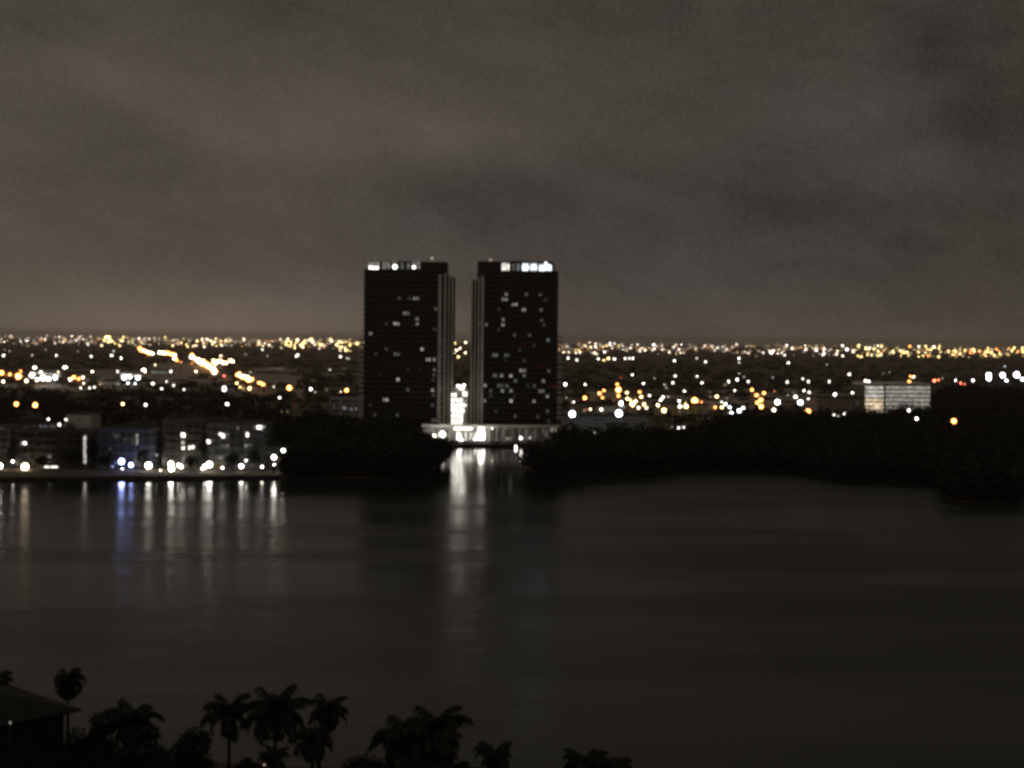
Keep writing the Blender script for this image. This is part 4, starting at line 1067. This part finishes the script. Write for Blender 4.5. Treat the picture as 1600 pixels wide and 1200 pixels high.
palm(106, 1062, 32, 172, 'small drooping palm standing clear above the house eave', 1, 1.6, 22, 1.05, squash=1.0)
palm(-6, 1062, 28, 160, 'palm half cut off by the picture edge above the house roof', 2, 1.0, 16)
palm(205, 1122, 46, 168, 'broad bushy palm between house and the round tree', 3, 1.1, 20, .9)
palm(228, 1146, 26, 165, 'low palm at the shoulder of the broad bushy palm', 4, 1.0, 16, .8)
palm(358, 1110, 42, 170, 'palm nearest the round tree, lower of the tall pair', 5, .95, 16, .95)
palm(430, 1108, 50, 172, 'tallest palm with the widest crown and a clear slim trunk', 6, .95, 18, 1.0)
palm(514, 1108, 36, 170, 'tall droopy palm at the end of the palm row', 7, 1.3, 17, 1.05, lean=1.2)
palm(488, 1152, 38, 166, 'short palm filling under the tall droopy palm', 8, 1.15, 16, .9)
palm(634, 1148, 56, 168, 'left-leaning low palm of the big dark clump'.replace('left-leaning ', 'wide spreading '), 9, .95, 20, .8)
palm(678, 1136, 54, 170, 'highest palm of the big dark clump', 10, 1.0, 20, .95)
palm(664, 1172, 60, 166, 'lowest palm at the foot of the big dark clump', 11, 1.1, 18, .8)
palm(772, 1176, 32, 168, 'small lone palm between the big clump and the last pair', 12, 1.0, 17, .8)
palm(915, 1192, 40, 165, 'higher crown of the last palm pair over open water', 13, .95, 18, .85)
palm(956, 1198, 36, 166, 'lower crown of the last palm pair over open water', 14, 1.0, 17, .8)
palm(428, 1182, 26, 165, 'little palm hiding the trunk foot of the tallest palm', 15, 1.0, 15, .9)

def broad_tree(px, pytop, wpx, Yd, label, seed, name='broadleaf_tree', cat='tree'):
    rg = random.Random(seed)
    t = on_y(px, pytop, Yd)
    R = wpx * Yd / FPX / 2
    H = t.z - 1.0
    r = empty(name, (t.x, Yd, 1)); tag(r, label, cat, 'trees and bushes along the near shore')
    b = MB(); b.tube([(t.x, Yd, 1), (t.x + .1, Yd, 1 + H * .35), (t.x, Yd, 1 + H * .7)], [.3, .24, .1], 8)
    for k in range(5):
        a = k * 1.26; b.tube([(t.x, Yd, 1 + H * .35), (t.x + cos(a) * R * .6, Yd + sin(a) * R * .6, 1 + H * .68)], [.14, .04], 6)
    put_parts(r, b, 'trunk', M['trunk'])
    b = MB()
    for k in range(17):
        a = rg.uniform(0, 6.28); q = rg.uniform(.15, .78)
        zz = 1 + H * rg.uniform(.3, .86) * (1 - .25 * q)
        crown_quads(b, (t.x + cos(a) * R * q, Yd + sin(a) * R * q, zz), R * .40, R * .34, 260, .17, rg)
    crown_quads(b, (t.x, Yd, 1 + H * .86), R * .42, R * .36, 260, .17, rg)
    put_parts(r, b, 'crown', M['leaf'])
broad_tree(304, 1138, 84, 166, 'round dark tree between the bushy palm and the palm row', 31)
broad_tree(152, 1108, 66, 166, 'rounded dark bush tree beside the house eave', 32)
broad_tree(60, 1120, 130, 156, 'wide dark bush under the house eave', 33, 'bush', 'bush')
broad_tree(245, 1164, 70, 164, 'low bush between the bushy palm and the round tree', 34, 'bush', 'bush')
broad_tree(190, 1150, 110, 162, 'dark bush under the broad bushy palm', 35, 'bush', 'bush')
broad_tree(120, 1135, 90, 160, 'dark bush in front of the rounded bush tree', 36, 'bush', 'bush')
broad_tree(30, 1150, 130, 140, 'dark bush mass at the picture corner below the house', 40, 'bush', 'bush')
broad_tree(90, 1165, 110, 145, 'dark bush below the house corner', 41, 'bush', 'bush')
broad_tree(150, 1172, 120, 150, 'low dark bush at the bottom edge before the bushy palm', 42, 'bush', 'bush')
broad_tree(250, 1185, 120, 152, 'low dark bush at the bottom edge before the round tree', 43, 'bush', 'bush')
broad_tree(655, 1188, 120, 158, 'dark bush at the foot of the big dark clump', 44, 'bush', 'bush')
broad_tree(385, 1186, 50, 164, 'low shrub at the feet of the palm row', 37, 'bush', 'bush')
broad_tree(575, 1186, 90, 163, 'low flat shrub running up to the big dark clump', 38, 'bush', 'bush')
broad_tree(725, 1190, 50, 163, 'small shrub past the big dark clump', 39, 'bush', 'bush')
lamp('path_light', 413, 1195, 2.6, 'w', .25, 163, 0, 'tiny dim path light at the foot of the tallest palm', 'lamp', foot=1.0)

# ------------------------------------------------------------------ air
if HAZE_DENSITY > 0:
    hb = MB(); hb.box((-GF - 200, -900, -3), (GF + 200, GF + 200, 112))
    hm = bpy.data.materials.new('haze_air')
    nt = nodes(hm)
    out = nt.nodes.new('ShaderNodeOutputMaterial')
    pv = nt.nodes.new('ShaderNodeVolumePrincipled')
    pv.inputs['Color'].default_value = (.96, .84, .72, 1)
    pv.inputs['Density'].default_value = HAZE_DENSITY
    pv.inputs['Anisotropy'].default_value = .2
    nt.links.new(pv.outputs[0], out.inputs['Volume'])
    tag(hb.build('haze', hm), 'thin brown night haze over the bay and suburb', 'haze', None, 'stuff')

# ------------------------------------------------------------------ render settings
S.render.engine = 'CYCLES'
S.view_settings.view_transform = 'Standard'
S.view_settings.look = 'None'
S.view_settings.exposure = 0
S.view_settings.gamma = 1
S.cycles.use_light_tree = True
S.cycles.max_bounces = 5
S.cycles.diffuse_bounces = 2
S.cycles.glossy_bounces = 2
S.cycles.volume_bounces = 0
S.cycles.sample_clamp_indirect = 3
S.cycles.use_denoising = True
S.cycles.pixel_filter_type = 'BLACKMAN_HARRIS'
S.cycles.filter_width = 2.7
